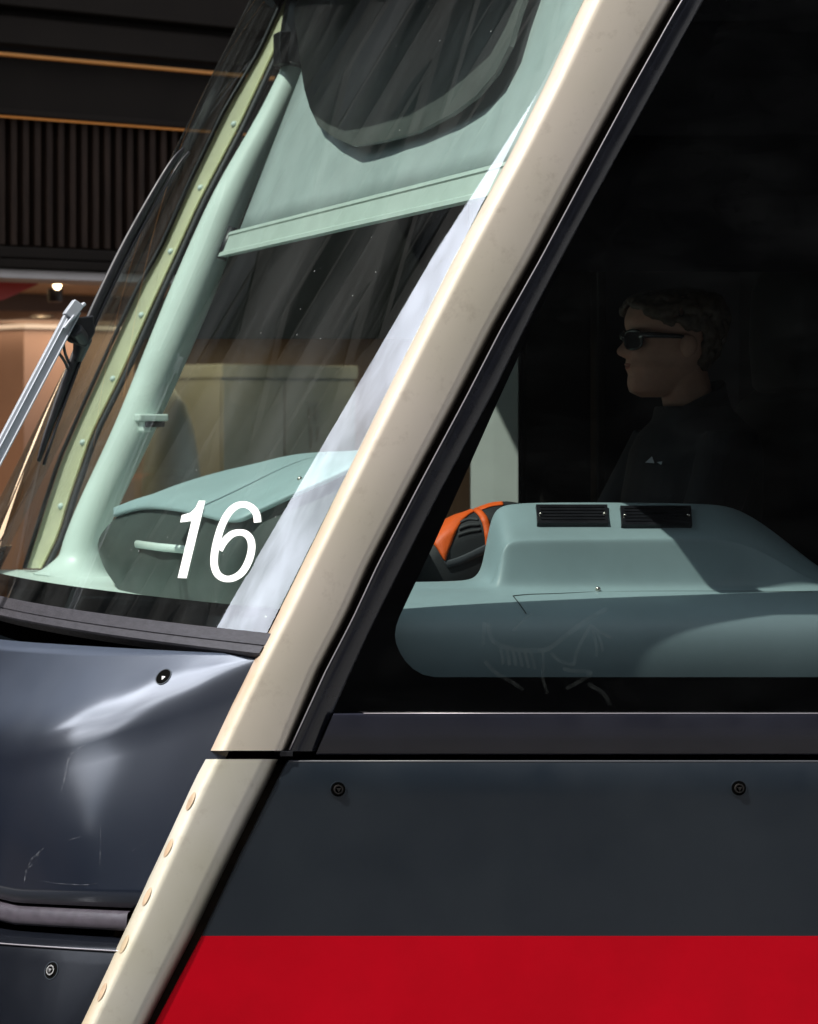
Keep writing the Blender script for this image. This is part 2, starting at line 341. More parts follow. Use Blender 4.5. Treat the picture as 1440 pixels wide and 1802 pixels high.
# number 16
num = MB()
def zp(x, y): return (200+x/2.88, 600+y/2.88)
one = [zp(*q) for q in ((437, 812), (470, 812), (375, 1205), (330, 1203), (400, 915), (343, 922), (350, 886), (395, 872), (420, 848))]
def poly_on_glass(pts2):
    h = [ghit(*p) for p in pts2]; c2 = None
    return [a[0] for a in h]
num.add(poly_on_glass(one), [(0, 1, 2, 3, 4, 8), (4, 5, 6, 7, 8)])
six = [(735, 922), (729, 880), (706, 848), (668, 831), (626, 840), (586, 877), (553, 940), (531, 1010), (517, 1080), (516, 1140), (533, 1185), (568, 1207), (610, 1205), (655, 1177), (689, 1120), (705, 1058), (700, 1010), (675, 980), (640, 973), (602, 985), (566, 1020), (541, 1062)]
sp = cat([Vector((*zp(*q), 0)) for q in six], 6)
hw = 6.6; rows = []
for i, p in enumerate(sp):
    d = (sp[min(i+1, len(sp)-1)]-sp[max(i-1, 0)]).normalized(); a = Vector((-d.y, d.x, 0))
    hh = hw*(.82+.18*abs(d.y))
    rows.append([ghit((p+a*hh).x, (p+a*hh).y, .0025+.0004*(i/len(sp)))[0], ghit((p-a*hh).x, (p-a*hh).y, .0025+.0004*(i/len(sp)))[0]])
num.grid(rows)
part('number_marking', num, M['decal'], parent=wind, smooth=False, solid='keep')
# gasket under the glass
rows = []
for k in range(49):
    t = -.008+1.01*k/48; p0 = G(t, 1.392); dn = Vector((-.893, -.2, .447)).normalized()
    rows.append([p0+dn*.001, p0+dn*.006, G(t, 1.390)+dn*.008, G(t, 1.369)+dn*.0085, G(t, 1.368)+dn*.006, G(t, 1.366)+dn*.006, G(t, 1.365)+dn*.011, G(t, 1.352)+dn*.012, G(t, 1.349)+dn*.008, G(t, 1.348)-dn*.03])
part('gasket', MB().grid(rows), M['gasket'], parent=wind, angle=30)
# dark cowl well between gasket and bonnet
rows = []
for k in range(49):
    t = k/48
    rows.append([G(t, 1.36)+Vector((.02, 0, 0)), G(t, 1.33)+Vector((.04, 0, 0)), G(t, 1.29)+Vector((.09, .0, 0))])
part('cowl_well', MB().grid(rows), M['black'])
# ---- near pillar covers
CL = [(-60, 1055), (26, 1015), (139, 964), (264, 902), (450, 801), (705, 673), (936, 560), (1050, 504), (1155, 451), (1321, 369)]
CRt = [(-60, 1224), (26, 1174), (155, 1101), (292, 1026), (455, 940), (578, 870), (706, 805), (850, 728), (994, 653), (1089, 611), (1180, 563), (1317, 508), (1321, 506)]
def cover(CLt, CRt, py0, py1, n, roll=.93, depth=.030):
    rows = []; uvs = {}
    NU = 22
    for i in range(n+1):
        py = py0+(py1-py0)*i/n; r = []
        l, rr = interp(CLt, py), interp(CRt, py)
        r.append((P(l+3, py, .11), -.05, py))
        for j in range(NU+1):
            u = j/NU
            y = .060*max(0, 1-u/.20)**2-.006-.004*math.sin(math.pi*u)+depth*max(0, (u-roll)/(1-roll))**2
            r.append((P(l+(rr-l)*u, py, y), u, py))
        r.append((P(rr+1, py, .10), 1.05, py))
        rows.append(r)
    mb = MB().grid([[q[0] for q in r] for r in rows])
    for i in (0, n):   # end faces
        o = i*(NU+3); mb.f.append(tuple(o+j for j in range(NU+3))); mb.m.append(0)
    return mb
def cover_uv(CLt, CRt, py0, py1):
    def fn(c):
        k = (DCAM+c.y)/FPX; px = c.x/k+VX; py = VY-(c.z-CZ)/k
        l, r = interp(CLt, py), interp(CRt, py)
        return ((px-l)/(r-l), 1-(py-py0)/(py1-py0))
    return fn
c1 = cover(CL, CRt, -400, 1321, 48, .88, .045)
pc = part('pillar_cover', c1, M['cream'], label='long cream upper pillar cover beside the side window', angle=50)
set_uv(pc, cover_uv(CL, CRt, -60, 1321))
CL2 = [(1335, 361), (1372, 341), (1450, 305), (1597, 239), (1775, 155), (1900, 96)]
CR2 = [(1335, 505), (1342, 502), (1439, 452), (1550, 397), (1644, 352), (1775, 284), (1900, 224)]
c2 = cover(CL2, CR2, 1336, 1900, 22, .74, .11)
pc2 = part('pillar_cover', c2, M['cream2'], label='short cream lower pillar cover with rusty half-round rivets', angle=50)
set_uv(pc2, cover_uv(CL2, CR2, 1336, 1900))
T2 = bvh(c2)
for i, (px, py) in enumerate(((337, 1410), (298, 1492), (260, 1578), (220, 1662), (181, 1746))):
    p, n = hit(T2, px-1, py)
    ax = (P(px+47, py-100, .05)-P(px, py, .05)).normalized(); bx = n.cross(ax)
    rw = []
    for rr, hh in ((1.0, .0005), (.85, .0012), (.45, .0017), (.02, .0018)):
        rw.append([p+ax*(.0195*rr*math.cos(2*math.pi*k/20))+bx*(.0135*rr*math.sin(2*math.pi*k/20))+n*hh for k in range(20)])
    part('rivet', MB().grid(rw, 0, True), M['rust'] if i % 2 == 0 else M['cream2'], parent=pc2)
# dark groove backing between covers and panels
gb = MB()
gb.grid([[P(interp(CL, p)+12, p, .10), P(interp(CRt, p)+40, p, .03)] for p in range(-400, 1331, 30)])
gb.grid([[P(350-(p-1325)*.47, p, .11), P(530-(p-1325)*.5, p, .03)] for p in range(1321, 1901, 30)])
part('groove_backing', gb, mat('dirty_groove', (.035, .025, .017), .8, noise_amt=.5, noise_scale=30, spec=.1))
part('gap_dark_strip', MB().grid([[P(x, p, .035) for x in (480, 1200, 3600)] for p in (1318, 1345)]), M['black'])  # black strip added behind the panel gap to keep it dark
# black frame band
BL = [(-60, 1235), (26, 1183), (155, 1111), (292, 1037), (455, 950), (578, 881), (706, 815), (850, 738), (994, 663), (1089, 619), (1180, 572), (1323, 506)]
BR = [(-60, 1273), (26, 1225), (292, 1078), (425, 1005), (558, 935), (686, 872), (892, 762), (1089, 662), (1183, 618), (1323, 557)]
rows = []
for i in range(41):
    py = -400+(1322+400)*i/40; l, r = interp(BL, py), interp(BR, py); w = r-l
    rows.append([P(l, py, .05), P(l, py, .004), P(l+2.2, py, -.003), P(l+5, py, -.004), P(l+8, py, -.002), P(l+w*.35, py, -.003), P(l+w*.6, py, -.002), P(l+w*.9, py, .004), P(r-1, py, .008), P(r, py, .03)])
mb = MB().grid(rows)
o = 40*10; mb.f.append(tuple(o+j for j in range(10))); mb.m.append(0)
wf = part('window_frame', mb, M['band'], angle=60)
edge = MB().tube([P(interp(BL, p)+2, p, -.0028) for p in range(-400, 1321, 20)], .0013, 6)
part('edge_highlight', edge, M['glint'], parent=wf)  # bright line painting the highlight along the frame edge
part('end_clip', MB().box(P(493, 1331, -.004)[0:3], (P(506, 1318, .03))[0:3]), M['rubber'], parent=wf, smooth=False, bevel=.001)
# side window
y0 = .010
mbp = MB().grid([[P(interp(BR, p)-4, p, y0), P(2000, p, y0), P(3600, p, y0)] for p in range(-400, 1250, 40)]+[[P(interp(BR, 1259)-4, 1259, y0), P(2000, 1259, y0), P(3600, 1259, y0)]])
sw = part('side_window', mbp, M['side'], solid='keep', smooth=False)
set_uv(sw, lambda c: (c.x, c.z))
OPEN = [(985, 478), (940, 568), (879, 700), (827, 817), (763, 958), (718, 1053), (703, 1085), (697, 1102), (695, 1118), (697, 1132), (704, 1149), (714, 1164), (727, 1177), (744, 1187), (765, 1191.5)]
fr = MB()
yf = .013
fr.grid([[P(interp(BR, py)-3, py, yf), P(px, py, yf)] for px, py in OPEN])
fr.grid([[P(interp(BR, py)-3, py, yf), P(985+(1660-985)*k, py, yf) if k else P(985+(478-py)*.52, py, yf), P(3600, py, yf)] for k in (0,) for py in (-400, -60, 200, 478)])
fr.grid([[P(interp(BR, py)-3, py, yf), P(765, py, yf), P(3600, py, yf)] for py in (1191.5, 1259)])
part('printed_border', fr, M['frit'], parent=sw, smooth=False, solid=.002)
# scratched drawing on the glass (a ribbed skeleton with a tail)
scr = MB()
def Z7(x, y): return Vector((820+x/4.8, 1020+y/4.8, 0))
def stroke(pts, w):
    pp = cat([Z7(*q) for q in pts], 5); rows = []
    for i, p in enumerate(pp):
        d = (pp[min(i+1, len(pp)-1)]-pp[max(i-1, 0)]).normalized(); a = Vector((-d.y, d.x, 0))*w*1.5/2/4.8
        q0, q1 = p+a, p-a
        rows.append([P(q0.x, q0.y, y0-.0015), P(q1.x, q1.y, y0-.0015)])
    scr.grid(rows)
for pts, w in (([(190, 370), (210, 480), (270, 545), (420, 590), (640, 598), (740, 555), (900, 430), (1040, 330), (1190, 250)], 26),
               ([(155, 360), (145, 560)], 20), ([(160, 690), (260, 790), (400, 870), (480, 930)], 22),
               ([(650, 600), (655, 720), (650, 830), (690, 960)], 16), ([(720, 620), (800, 690), (920, 720)], 20), ([(915, 715), (940, 600), (1000, 480), (1050, 390)], 20),
               ([(1040, 380), (1130, 440), (1235, 495)], 18), ([(1070, 420), (1100, 540), (1105, 650)], 18), ([(1100, 430), (1140, 520), (1155, 610)], 16),
               ([(820, 750), (900, 770), (1060, 790), (960, 860), (850, 920)], 22), ([(1030, 880), (1160, 960), (1220, 1060)], 24), ([(400, 430), (500, 330), (560, 290)], 14)):
    stroke(pts, w)
for i in range(6):
    x = 290+i*52; yb = 575+i*8
    stroke([(x, yb), (x+18, yb+70), (x+22+i*3, yb+140)], 20)
part('scratched_drawing', scr, M['scratch'], parent=sw, smooth=False, solid='keep')
# waist strip and lower side panel
ws = MB()
def strip_left(py): return interp(BR, py)+1
prof = [(1255, .012), (1256, .001), (1258, -.004), (1264, -.005), (1290, -.004), (1324, -.002), (1327.5, .002), (1328, .03)]
M['waist'] = mat('plum_navy_paint', (.017, .018, .030), .38, coat=.1, rough_var=.08, noise_scale=6, noise_amt=.2)
ws.grid([[P(strip_left(py), py, y) if k == 0 else P(k, py, y) for k in (0, 1000, 1800, 3600)] for py, y in prof])
part('waist_strip', ws, M['waist'], smooth=True, angle=50)
SL = [(1336, 507), (1342, 504), (1439, 455), (1550, 400), (1644, 357), (1775, 287.5), (1900, 222), (2350, -5)]
prof = [(1337, .04), (1337.3, .012), (1338.3, .005), (1340, .002), (1343, .0), (1400, 0), (1500, 0), (1646.5, 0), (1647, 0), (1775, .0), (1900, .0), (2320, .01)]
spm = MB()
rows = []
for py, y in prof:
    l = interp(SL, py)
    rows.append([P(l-1, py, y+.05), P(l-.5, py, y+.008), P(l+.8, py, y+.002), P(l+3, py, y)]+[P(x, py, y) for x in (700, 1200, 1800, 3600)])
for i in range(len(rows)-1): spm.grid([rows[i], rows[i+1]], 1 if prof[i][0] >= 1647 else 0)
side = part('side_panel', spm, [M['navy'], M['red']], angle=40, label='flat navy side panel with a red stripe below')
part('edge_highlight', MB().tube([P(x, 1255.5, -.002) for x in (640, 1200, 3600)], .0012, 6), M['glint'], parent=sw)  # pale tube painting the thin glint below the side window
part('top_edge_highlight', MB().tube([P(x, 1339.6, .0015) for x in (508, 1200, 3600)], .0017, 8), M['glint2'], parent=side)  # lighter tube painting the highlight on the panel's top edge
# ---- bonnet (shovel nose)
YC = 1.35
def curve(X0, Xc, p, ztab, s):
    ya = s
    f = max(0, (YC-ya)/(YC-.05)); return Vector((Xc+(X0-Xc)*f**p, ya, interp(ztab, ya)))
def Tt(y): return curve(1.478, 1.04, 2.13, [(.05, 1.352), (.7, 1.324), (1.35, 1.305)], y)
def Ss(y): return curve(1.463, .97, 3.6, [(.05, 1.335), (.15, 1.268), (.28, 1.20), (.45, 1.140), (.8, 1.10), (1.35, 1.085)], y)
def Bb(y): return curve(1.2455, .90, 2.78, [(.05, .868), (.35, .824), (1.35, .80)], y)
def bez(a, b, c, n): return [a*(1-t)**2+b*2*t*(1-t)+c*t*t for t in [k/n for k in range(n+1)]]
def bon_col(y):
    T, S, B = Tt(y), Ss(y), Bb(y)
    e1 = S+(T-S)*min(.6, .085/max(.001, (T-S).length)); e2 = S+(B-S)*.17
    T2 = T+Vector((.025, 0, -.02))
    c = [T2, T+Vector((.004, 0, -.003))]+[T+(e1-T)*k/6 for k in range(7)]+bez(e1, S, e2, 8)[1:]
    out = Vector((-.5, -.85, 0))
    c += [e2+(B-e2)*k/10+out*.012*math.sin(math.pi*k/10) for k in range(1, 11)]
    c.append(B+Vector((.03, .03, 0)))
    return c
ys = [.025+(YC-.025)*(k/40)**1.5 for k in range(41)]
cols = [bon_col(y) for y in ys]
def mirror(cs): return cs+[[Vector((q.x, 2*YC-q.y, q.z)) for q in c] for c in cs[-2::-1]]
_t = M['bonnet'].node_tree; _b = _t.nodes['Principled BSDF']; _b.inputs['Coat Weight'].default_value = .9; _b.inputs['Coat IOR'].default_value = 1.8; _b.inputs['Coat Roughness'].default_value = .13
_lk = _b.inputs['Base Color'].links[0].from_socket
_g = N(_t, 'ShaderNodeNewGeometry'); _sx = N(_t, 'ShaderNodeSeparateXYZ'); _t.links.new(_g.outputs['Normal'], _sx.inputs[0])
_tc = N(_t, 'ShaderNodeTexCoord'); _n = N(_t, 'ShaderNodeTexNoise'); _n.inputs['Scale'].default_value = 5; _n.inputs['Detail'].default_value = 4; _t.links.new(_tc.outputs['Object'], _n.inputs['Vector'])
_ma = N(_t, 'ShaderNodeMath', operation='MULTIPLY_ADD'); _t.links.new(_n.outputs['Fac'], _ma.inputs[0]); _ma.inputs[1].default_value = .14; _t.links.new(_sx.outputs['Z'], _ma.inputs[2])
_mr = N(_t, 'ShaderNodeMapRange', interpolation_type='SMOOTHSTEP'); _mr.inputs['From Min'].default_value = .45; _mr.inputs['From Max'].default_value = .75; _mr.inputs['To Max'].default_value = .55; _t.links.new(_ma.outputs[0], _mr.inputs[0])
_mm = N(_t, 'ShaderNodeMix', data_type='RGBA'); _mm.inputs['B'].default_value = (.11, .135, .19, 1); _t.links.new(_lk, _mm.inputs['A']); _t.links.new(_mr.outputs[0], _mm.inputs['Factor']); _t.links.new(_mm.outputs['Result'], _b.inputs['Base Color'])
bmb = MB().grid(mirror(cols)); BT = bvh(bmb)
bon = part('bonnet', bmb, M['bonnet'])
def lip_col(y):
    B = Bb(y); o = Vector((-.5, -.86, 0)); dz = lambda d: Vector((0, 0, d))
    return [B+Vector((.03, .03, -.002)), B+o*.004+dz(-.008), B+o*.012+dz(-.013), B+o*.016+dz(-.030), B+o*.016+dz(-.038), B+o*.010+dz(-.043), B-o*.05+dz(-.043)]
ysl = [.072+(YC-.072)*(k/30)**1.4 for k in range(31)]
lmb = MB().grid(mirror([lip_col(y) for y in ysl]))
part('bonnet_lip', lmb, M['lip'], angle=60)
ysf = [.045+(YC-.045)*(k/30)**1.4 for k in range(31)]
part('gap_backing', MB().grid(mirror([[Bb(y)+Vector((.05, .05, .03)), Bb(y)+Vector((.03, .05, -.2))] for y in ysf])), M['black'])
def low_col(y):
    B = Bb(y); o = Vector((-.5, -.86, 0))
    pts = [(-.03, -.060), (-.006, -.066), (.004, -.072), (.008, -.082), (.010, -.11), (.010, -.2), (.004, -.4), (-.05, -.56)]
    return [Vector((B.x+.47*h, B.y, B.z+h))+o*d for d, h in pts]
fmb = MB().grid(mirror([low_col(y) for y in ysf])); FT = bvh(fmb)
fas = part('lower_fascia', fmb, M['fascia'])
part('top_edge_highlight', MB().tube([low_col(y)[3]+Vector((-.002, -.003, .002)) for y in ysf], .0016, 8), M['glint'], parent=fas)  # bright tube painting the highlight along the fascia top
# ---- quarter turn locks
def lock(tree, px, py, r, parent, bright, tri, n_override=None):
    p, n = hit(tree, px, py)
    if n_override is not None: n = n_override
    mb = MB()
    mb.disc(p-n*.001, n, r, 28, 0, r*.90, .0022)     # rim
    mb.disc(p+n*.0004, n, r*.9, 28, 1, 0, .0006)      # black disc painting the dark of a recess
    c = p+n*.0012+(Vector((.12, 0, -.22))*r if tri == 2 else Vector((0, 0, 0)))
    k = .58 if tri == 2 else .56
    mb.disc(c, n, r*k, 24, 2, r*k*.74, .0030)
    mb.disc(c, n, r*k*.74, 24, 1, 0, .0010)
    q = n.to_track_quat('Z', 'Y').to_matrix()
    vs = [c+n*.004+q @ Vector((r*k*.55*math.cos(a), r*k*.55*math.sin(a), 0)) for a in (R(-90), R(30), R(150))]
    c0 = c+n*.0012
    vs2 = [v-n*.0035 for v in vs]
    mb.add(vs+vs2, [(0, 1, 2), (0, 3, 4, 1), (1, 4, 5, 2), (2, 5, 3, 0)], 2)
    part('lock', mb, [M['navy'] if bright < 2 else M['chrome'], M['black'], M['chrome'] if bright else M['black2']], parent=parent, smooth=True, angle=30)
lock(BT, 288, 1191, .0185, bon, 1, 2)
lock(FT, 91, 1708, .0185, fas, 1, 1)
ST = bvh(spm)
lock(ST, 595, 1389, .0155, side, 0, 1, Vector((0, -1, 0)))
lock(ST, 1300, 1387, .0155, side, 0, 1, Vector((0, -1, 0)))
# scuffs on the bonnet paint
SCUFFS = []
def scuff(pts, w):
    pp = cat([Vector((a, b, 0)) for a, b in pts], 6); rows = []
    for i, p in enumerate(pp):
        d = (pp[min(i+1, len(pp)-1)]-pp[max(i-1, 0)]).normalized(); a = Vector((-d.y, d.x, 0))
        ww = w*(.35+.65*abs(noise.noise(Vector((p.x*.06, p.y*.06, 3)))*2))*math.sin(math.pi*min(.97, max(.03, i/(len(pp)-1))))**.5/2
        h = [hit(BT, *(p+a*ww).xy), hit(BT, *(p-a*ww).xy)]
        if h[0][0] is None or h[1][0] is None: continue
        rows.append([h[0][0]+h[0][1]*.0008, h[1][0]+h[1][1]*.0008])
    if len(rows) > 1: SCUFFS.append(MB().grid(rows))
scuff([(152, 1310), (138, 1318), (124, 1330), (118, 1350), (114, 1372), (108, 1392)], 5)
scuff([(78, 1492), (66, 1504), (60, 1520), (48, 1530), (44, 1552)], 7)
scuff([(70, 1505), (58, 1512), (50, 1524)], 5)
scuff([(72, 1550), (96, 1554), (120, 1556), (150, 1557), (172, 1554)], 2.5)
scuff([(178, 1455), (177, 1500), (176, 1560)], 2); scuff([(108, 1482), (130, 1476), (142, 1472)], 2.5)
scuff([(232, 1498), (248, 1488), (262, 1478)], 2.5)
M['scuff'] = bpy.data.materials.new('scuffed_paint'); M['scuff'].use_nodes = True
_t = M['scuff'].node_tree; _p = _t.nodes['Principled BSDF']; _p.inputs['Base Color'].default_value = (.20, .21, .24, 1); _p.inputs['Roughness'].default_value = .5
_n = N(_t, 'ShaderNodeTexNoise'); _n.inputs['Scale'].default_value = 70; _n.inputs['Detail'].default_value = 6
_c = N(_t, 'ShaderNodeTexCoord'); _t.links.new(_c.outputs['Object'], _n.inputs['Vector'])
_r = N(_t, 'ShaderNodeMapRange'); _r.inputs['From Min'].default_value = .42; _r.inputs['From Max'].default_value = .70; _r.inputs['To Max'].default_value = .42
_t.links.new(_n.outputs['Fac'], _r.inputs[0]); _t.links.new(_r.outputs[0], _p.inputs['Alpha'])
for m_ in SCUFFS: part('paint_scuff', m_, M['scuff'], parent=bon, solid='keep')
# ================================================================== CAB INTERIOR
# far pillar: yellowed resin strip, rubber, bolts
YS = 2.46
SLf = [(26, 490), (90, 461), (194, 399), (312, 342), (434, 288), (506, 247), (606, 200), (709, 153), (809, 109), (894, 81), (1000, 48)]
SRt = [(26, 515), (83, 486), (222, 421), (357, 350), (450, 308), (534, 269), (662, 212), (762, 162), (887, 119), (940, 104), (1000, 74)]
pys = list(range(-100, 1001, 25))
fs = MB().grid([[P(interp(SLf, p), p, YS+.035), P((interp(SLf, p)*.45+interp(SRt, p)*.55), p, YS-.012), P(interp(SRt, p)-3, p, YS-.045), P(interp(SRt, p), p, YS+.02)] for p in pys])
fp = part('pillar_cover', fs, M['strip'], label='yellowed far pillar cover with a row of bolts, seen through the windscreen', angle=60)
FPT = bvh(fs)
for i in range(8):
    px, py = 408-51*i, 219+112*i
    px = interp(SRt, py)-10
    p, n = hit(FPT, px, py)
    if p: part('bolt', MB().ball(p, .0095, 0, 12), M['mint'], parent=fp)
gsk = MB().grid([[P(interp(SRt, p)+1, p, YS+.02), P(interp(SRt, p)+4, p, YS-.055), P(interp(SRt, p)+11, p, YS-.060), P(interp(SRt, p)+14, p, YS+.02)] for p in pys])
part('pillar_seal', gsk, M['gasket'], parent=fp)
gsk2 = MB().grid([[P(interp(SLf, p)-9, p, YS+.05), P(interp(SLf, p)-5, p, YS+.01), P(interp(SLf, p)-1, p, YS+.05)] for p in pys])
part('edge_seal', gsk2, M['rubber'], parent=fp)
# mint post
Cp = [(30, 565, 22), (100, 532, 24), (210, 478, 25), (347, 407, 31), (486, 350, 37), (606, 300, 37), (762, 233, 34), (887, 174, 33), (950, 150, 35), (985, 146, 44), (1005, 143, 60), (1016, 142, 84)]
YT = 2.33
Cv = cat([Vector((a, b, c)) for a, b, c in Cp], 4)
post = MB().tube([P(q.y, q.x, YT) for q in Cv], [q.z*(DCAM+YT)/FPX for q in Cv], 24)
ip = part('interior_post', post, M['mint'], label='thick mint green post rising behind the windscreen')
cl = MB()
cl.tube([P(560, -30, YT-.02), P(545, 40, YT-.02), P(516, 118, YT-.02)], [.075, .075, .05], 10)
cl.box(P(492, 112, YT-.06)[:], P(520, 60, YT)[:])
part('post_clamp', cl, M['rubber'], parent=ip, smooth=True, angle=40, bevel=.004)
sb = MB()
sb.box(P(246, 741, YT-.11)[:], P(284, 729, YT-.03)[:]); sb.box(P(256, 752, YT-.105)[:], P(282, 741, YT-.05)[:], 1)
sb.box(P(252, 760, YT-.10)[:], P(258, 741, YT-.03)[:])
part('sensor_bracket', sb, [M['mint'], M['darksteel']], parent=ip, smooth=False, bevel=.004)
# dashboard ledge under the windscreen
ld = MB().grid([[G(k/30, 1.373)+Vector((.012, 0, 0)), Vector((1.55, W0+k/30*WW, 1.372)), Vector((2.1, W0+k/30*WW, 1.372))] for k in range(2, 30)])
part('dashboard_ledge', ld, M['mint'])
# instrument binnacle
Np = [(200, 902, 1.9), (242, 890, 1.75), (283, 889, 1.55), (339, 897, 1.25), (408, 911, .94), (457, 892, .89), (520, 863, .83), (582, 836, .78), (650, 803, .72)]
Fp = [(200, 901, 1.91), (235, 884, 1.9), (270, 869, 1.88), (320, 850, 1.85), (380, 832, 1.8), (443, 817, 1.72), (512, 801, 1.62), (575, 795, 1.5), (660, 793, 1.3)]
Nc = cat([P(*q) for q in Np], 5); Fc = cat([P(*q) for q in Fp], 5)
rows = [[a+(b-a)*k/8+Vector((0, 0, .012*math.sin(math.pi*k/8))) for a, b in zip(Nc, Fc)] for k in range(9)]
lip = [p+Vector((-.004, -.006, -.010)) for p in Nc]
lip2 = [p+Vector((.012, .012, -.012)) for p in Nc]
bn = MB().grid([lip2, lip]+rows)
Bp = [(178, 985, 1.95), (190, 1010, 1.8), (225, 1050, 1.6), (300, 1075, 1.3), (405, 1085, .98), (470, 1090, .92), (540, 1095, .86), (600, 1095, .8), (660, 1095, .74)]
Bc = cat([P(*q) for q in Bp], 5)
low = []
for k in range(9):
    t = k/8; r = []
    for a, b in zip(Nc, Bc):
        q = a+Vector((.010, .010, -.012)); c = q+(b-q)*t; c += Vector((-.03, -.02, 0))*math.sin(math.pi*t); r.append(c)
    low.append(r)
lowm = MB().grid(low); LT = bvh(lowm)
ib = part('instrument_binnacle', lowm, M['darkdash'], label='dark instrument housing below the number 16')
part('hood', bn, M['dash'], parent=ib, label='blue grey top of the instrument housing')
ha, hb = hit(LT, 247, 957)[0], hit(LT, 335, 967)[0]
if ha and hb:
    hm = MB().tube([ha+Vector((-.012, -.012, 0)), ha.lerp(hb, .5)+Vector((-.022, -.02, 0)), hb+Vector((-.012, -.012, 0))], .0095, 10, flat=.6)
    part('handle', hm, M['mint'], parent=ib)
p = P(528, 843, .95)
part('hood_screw', MB().ball(p, .006, 0, 10), M['chrome'], parent=ib)
# wheel like control ring low behind the near corner of the windscreen
ctr = P(565, 1100, .55); ringp = []
for k in range(33):
    a = 2*math.pi*k/32; ringp.append(ctr+Vector((.085*math.cos(a), .0, .085*math.sin(a)))+Vector((0, .05*math.cos(a), 0)))
part('control_ring', MB().tube(ringp, .012, 10), M['rubber'])
# side console
A_ = [(600, 1026), (760, 1024), (815, 1022), (835, 1017), (847, 1000), (854, 960), (862, 918), (872, 894), (895, 885), (960, 883), (1090, 883), (1240, 885), (1290, 890), (1336, 916), (1380, 949), (1418, 981), (1480, 1024), (1560, 1032), (2180, 1036)]
B_ = [(600, 1038), (760, 1037), (830, 1036), (854, 1034), (868, 1026), (876, 1000), (882, 975), (890, 957), (905, 950), (960, 949), (1090, 948), (1235, 946), (1268, 948), (1325, 961), (1375, 988), (1418, 1016), (1470, 1036), (1560, 1040), (2180, 1043)]
C_ = [(600, 1040), (760, 1040), (830, 1039), (856, 1037), (869, 1036), (875, 1035), (882, 1035), (891, 1034), (905, 1034), (960, 1034), (1090, 1034), (1235, 1034), (1268, 1034), (1325, 1035), (1375, 1036), (1418, 1037), (1470, 1039), (1560, 1042), (2180, 1045)]
pxs = [c[0] for c in C_]
rows = [[P(a+6, b+14, .85) for a, b in A_], [P(a+1, b+1, .49) for a, b in A_], [P(a, b, .46) for a, b in A_]]
for k in (.35, .7): rows.append([P(a[0], a[1], .46).lerp(P(b[0], b[1], .33), k)+Vector((0, -.004, .006)) for a, b in zip(A_, B_)])
rows.append([P(a, b, .335)+Vector((0, 0, .002)) for a, b in B_]); rows.append([P(a, b, .325) for a, b in B_])
rows.append([P(b[0], b[1], .325).lerp(P(c[0], c[1], .30), .12) for b, c in zip(B_, C_)])
rows.append([P(b[0], b[1], .325).lerp(P(c[0], c[1], .30), .9) for b, c in zip(B_, C_)])
rows.append([P(a, b, .295) for a, b in C_])
for py, y in ((1042, .275), (1049, .23), (1060, .18), (1076, .135), (1100, .105), (1150, .09), (1240, .10)):
    rows.append([P(a, py, y) for a in pxs])
cmb = MB().grid(rows)
con = part('side_console', cmb, M['dash'], sub=2, label='blue grey moulded console inside the side window')
CT = bvh(cmb)
def on_con(px, py, off=.004):
    p, n = hit(CT, px, py); return p+n*off, n
for (x0, x1, yt, yb) in ((943, 1068, 893, 925), (1091, 1215, 895, 928)):
    c = [on_con(x0, yt)[0], on_con(x1, yt)[0], on_con(x1+2, yb)[0], on_con(x0+2, yb)[0]]
    n = (c[1]-c[0]).cross(c[3]-c[0]).normalized()
    if n.y > 0: n = -n
    vb = MB(); cc = [q+n*.003 for q in c]; dd = [q-n*.02 for q in c]
    vb.add(cc+dd, [(0, 1, 2, 3), (0, 4, 5, 1), (1, 5, 6, 2), (2, 6, 7, 3), (3, 7, 4, 0)])
    for k in range(1, 6):
        f = k/6.0
        a, b = cc[0].lerp(cc[3], f), cc[1].lerp(cc[2], f)
        a, b = a.lerp(b, .05), a.lerp(b, .95)
        vb.tube([a+n*.001, b+n*.001], .0016, 6)
    vg = part('vent_grille', vb, M['rubber'], parent=con, smooth=False)
    for f in (.05, .95):
        s0 = cc[0].lerp(cc[1], f).lerp(cc[3].lerp(cc[2], f), .55)
        part('vent_screw', MB().ball(s0+n*.0015, .0036, 0, 10), M['chrome'], parent=con)
sp_, sn = on_con(1052, 1040)
part('console_screw', MB().ball(sp_, .0055, 0, 10), M['chrome'], parent=con)
def on_c(px, py, o=.0012):
    p, n = on_con(px, py, o); return p
sm_ = MB()
for pts in ([(903, 1049), (930, 1046.5), (980, 1045), (1048, 1042)], [(903, 1049), (915, 1064), (926, 1080)], [(1056, 1042), (1150, 1041), (1300, 1041), (1430, 1042)]):
    pp = cat([Vector((a, b, 0)) for a, b in pts], 6); sm_.tube([on_c(p.x, p.y, .0006) for p in pp], .0009, 6)
part('panel_seam', sm_, M['darkdash'], parent=con)
# sun visor with rail
def V(y, z): return Vector((1.985+.39*(z-2.245), y, z))
vz = MB().grid([[V(.14+(2.09-.14)*j/16, 2.30+(2.95-2.30)*i/12)+Vector((.006*math.sin(j*.9), 0, 0)) for j in range(17)] for i in range(13)])
vis = part('sun_visor', vz, M['visor'], solid=.002)
rl = MB()
prf = [(.0, 2.312), (-.012, 2.308), (-.014, 2.300), (-.010, 2.296), (-.010, 2.256), (-.018, 2.252), (-.018, 2.242), (.004, 2.240), (.012, 2.25), (.012, 2.305)]
rl.grid([[V(y, z)+Vector((dx, 0, 0)) for dx, z in prf] for y in (.12, .7, 1.4, 2.12)], 0, True)
part('visor_rail', rl, M['rail'], parent=vis, angle=30)
ed = MB().tube([V(2.13, 2.235)+Vector((-.004, 0, 0)), V(2.13, 2.32)+Vector((-.004, 0, 0))], .014, 8)
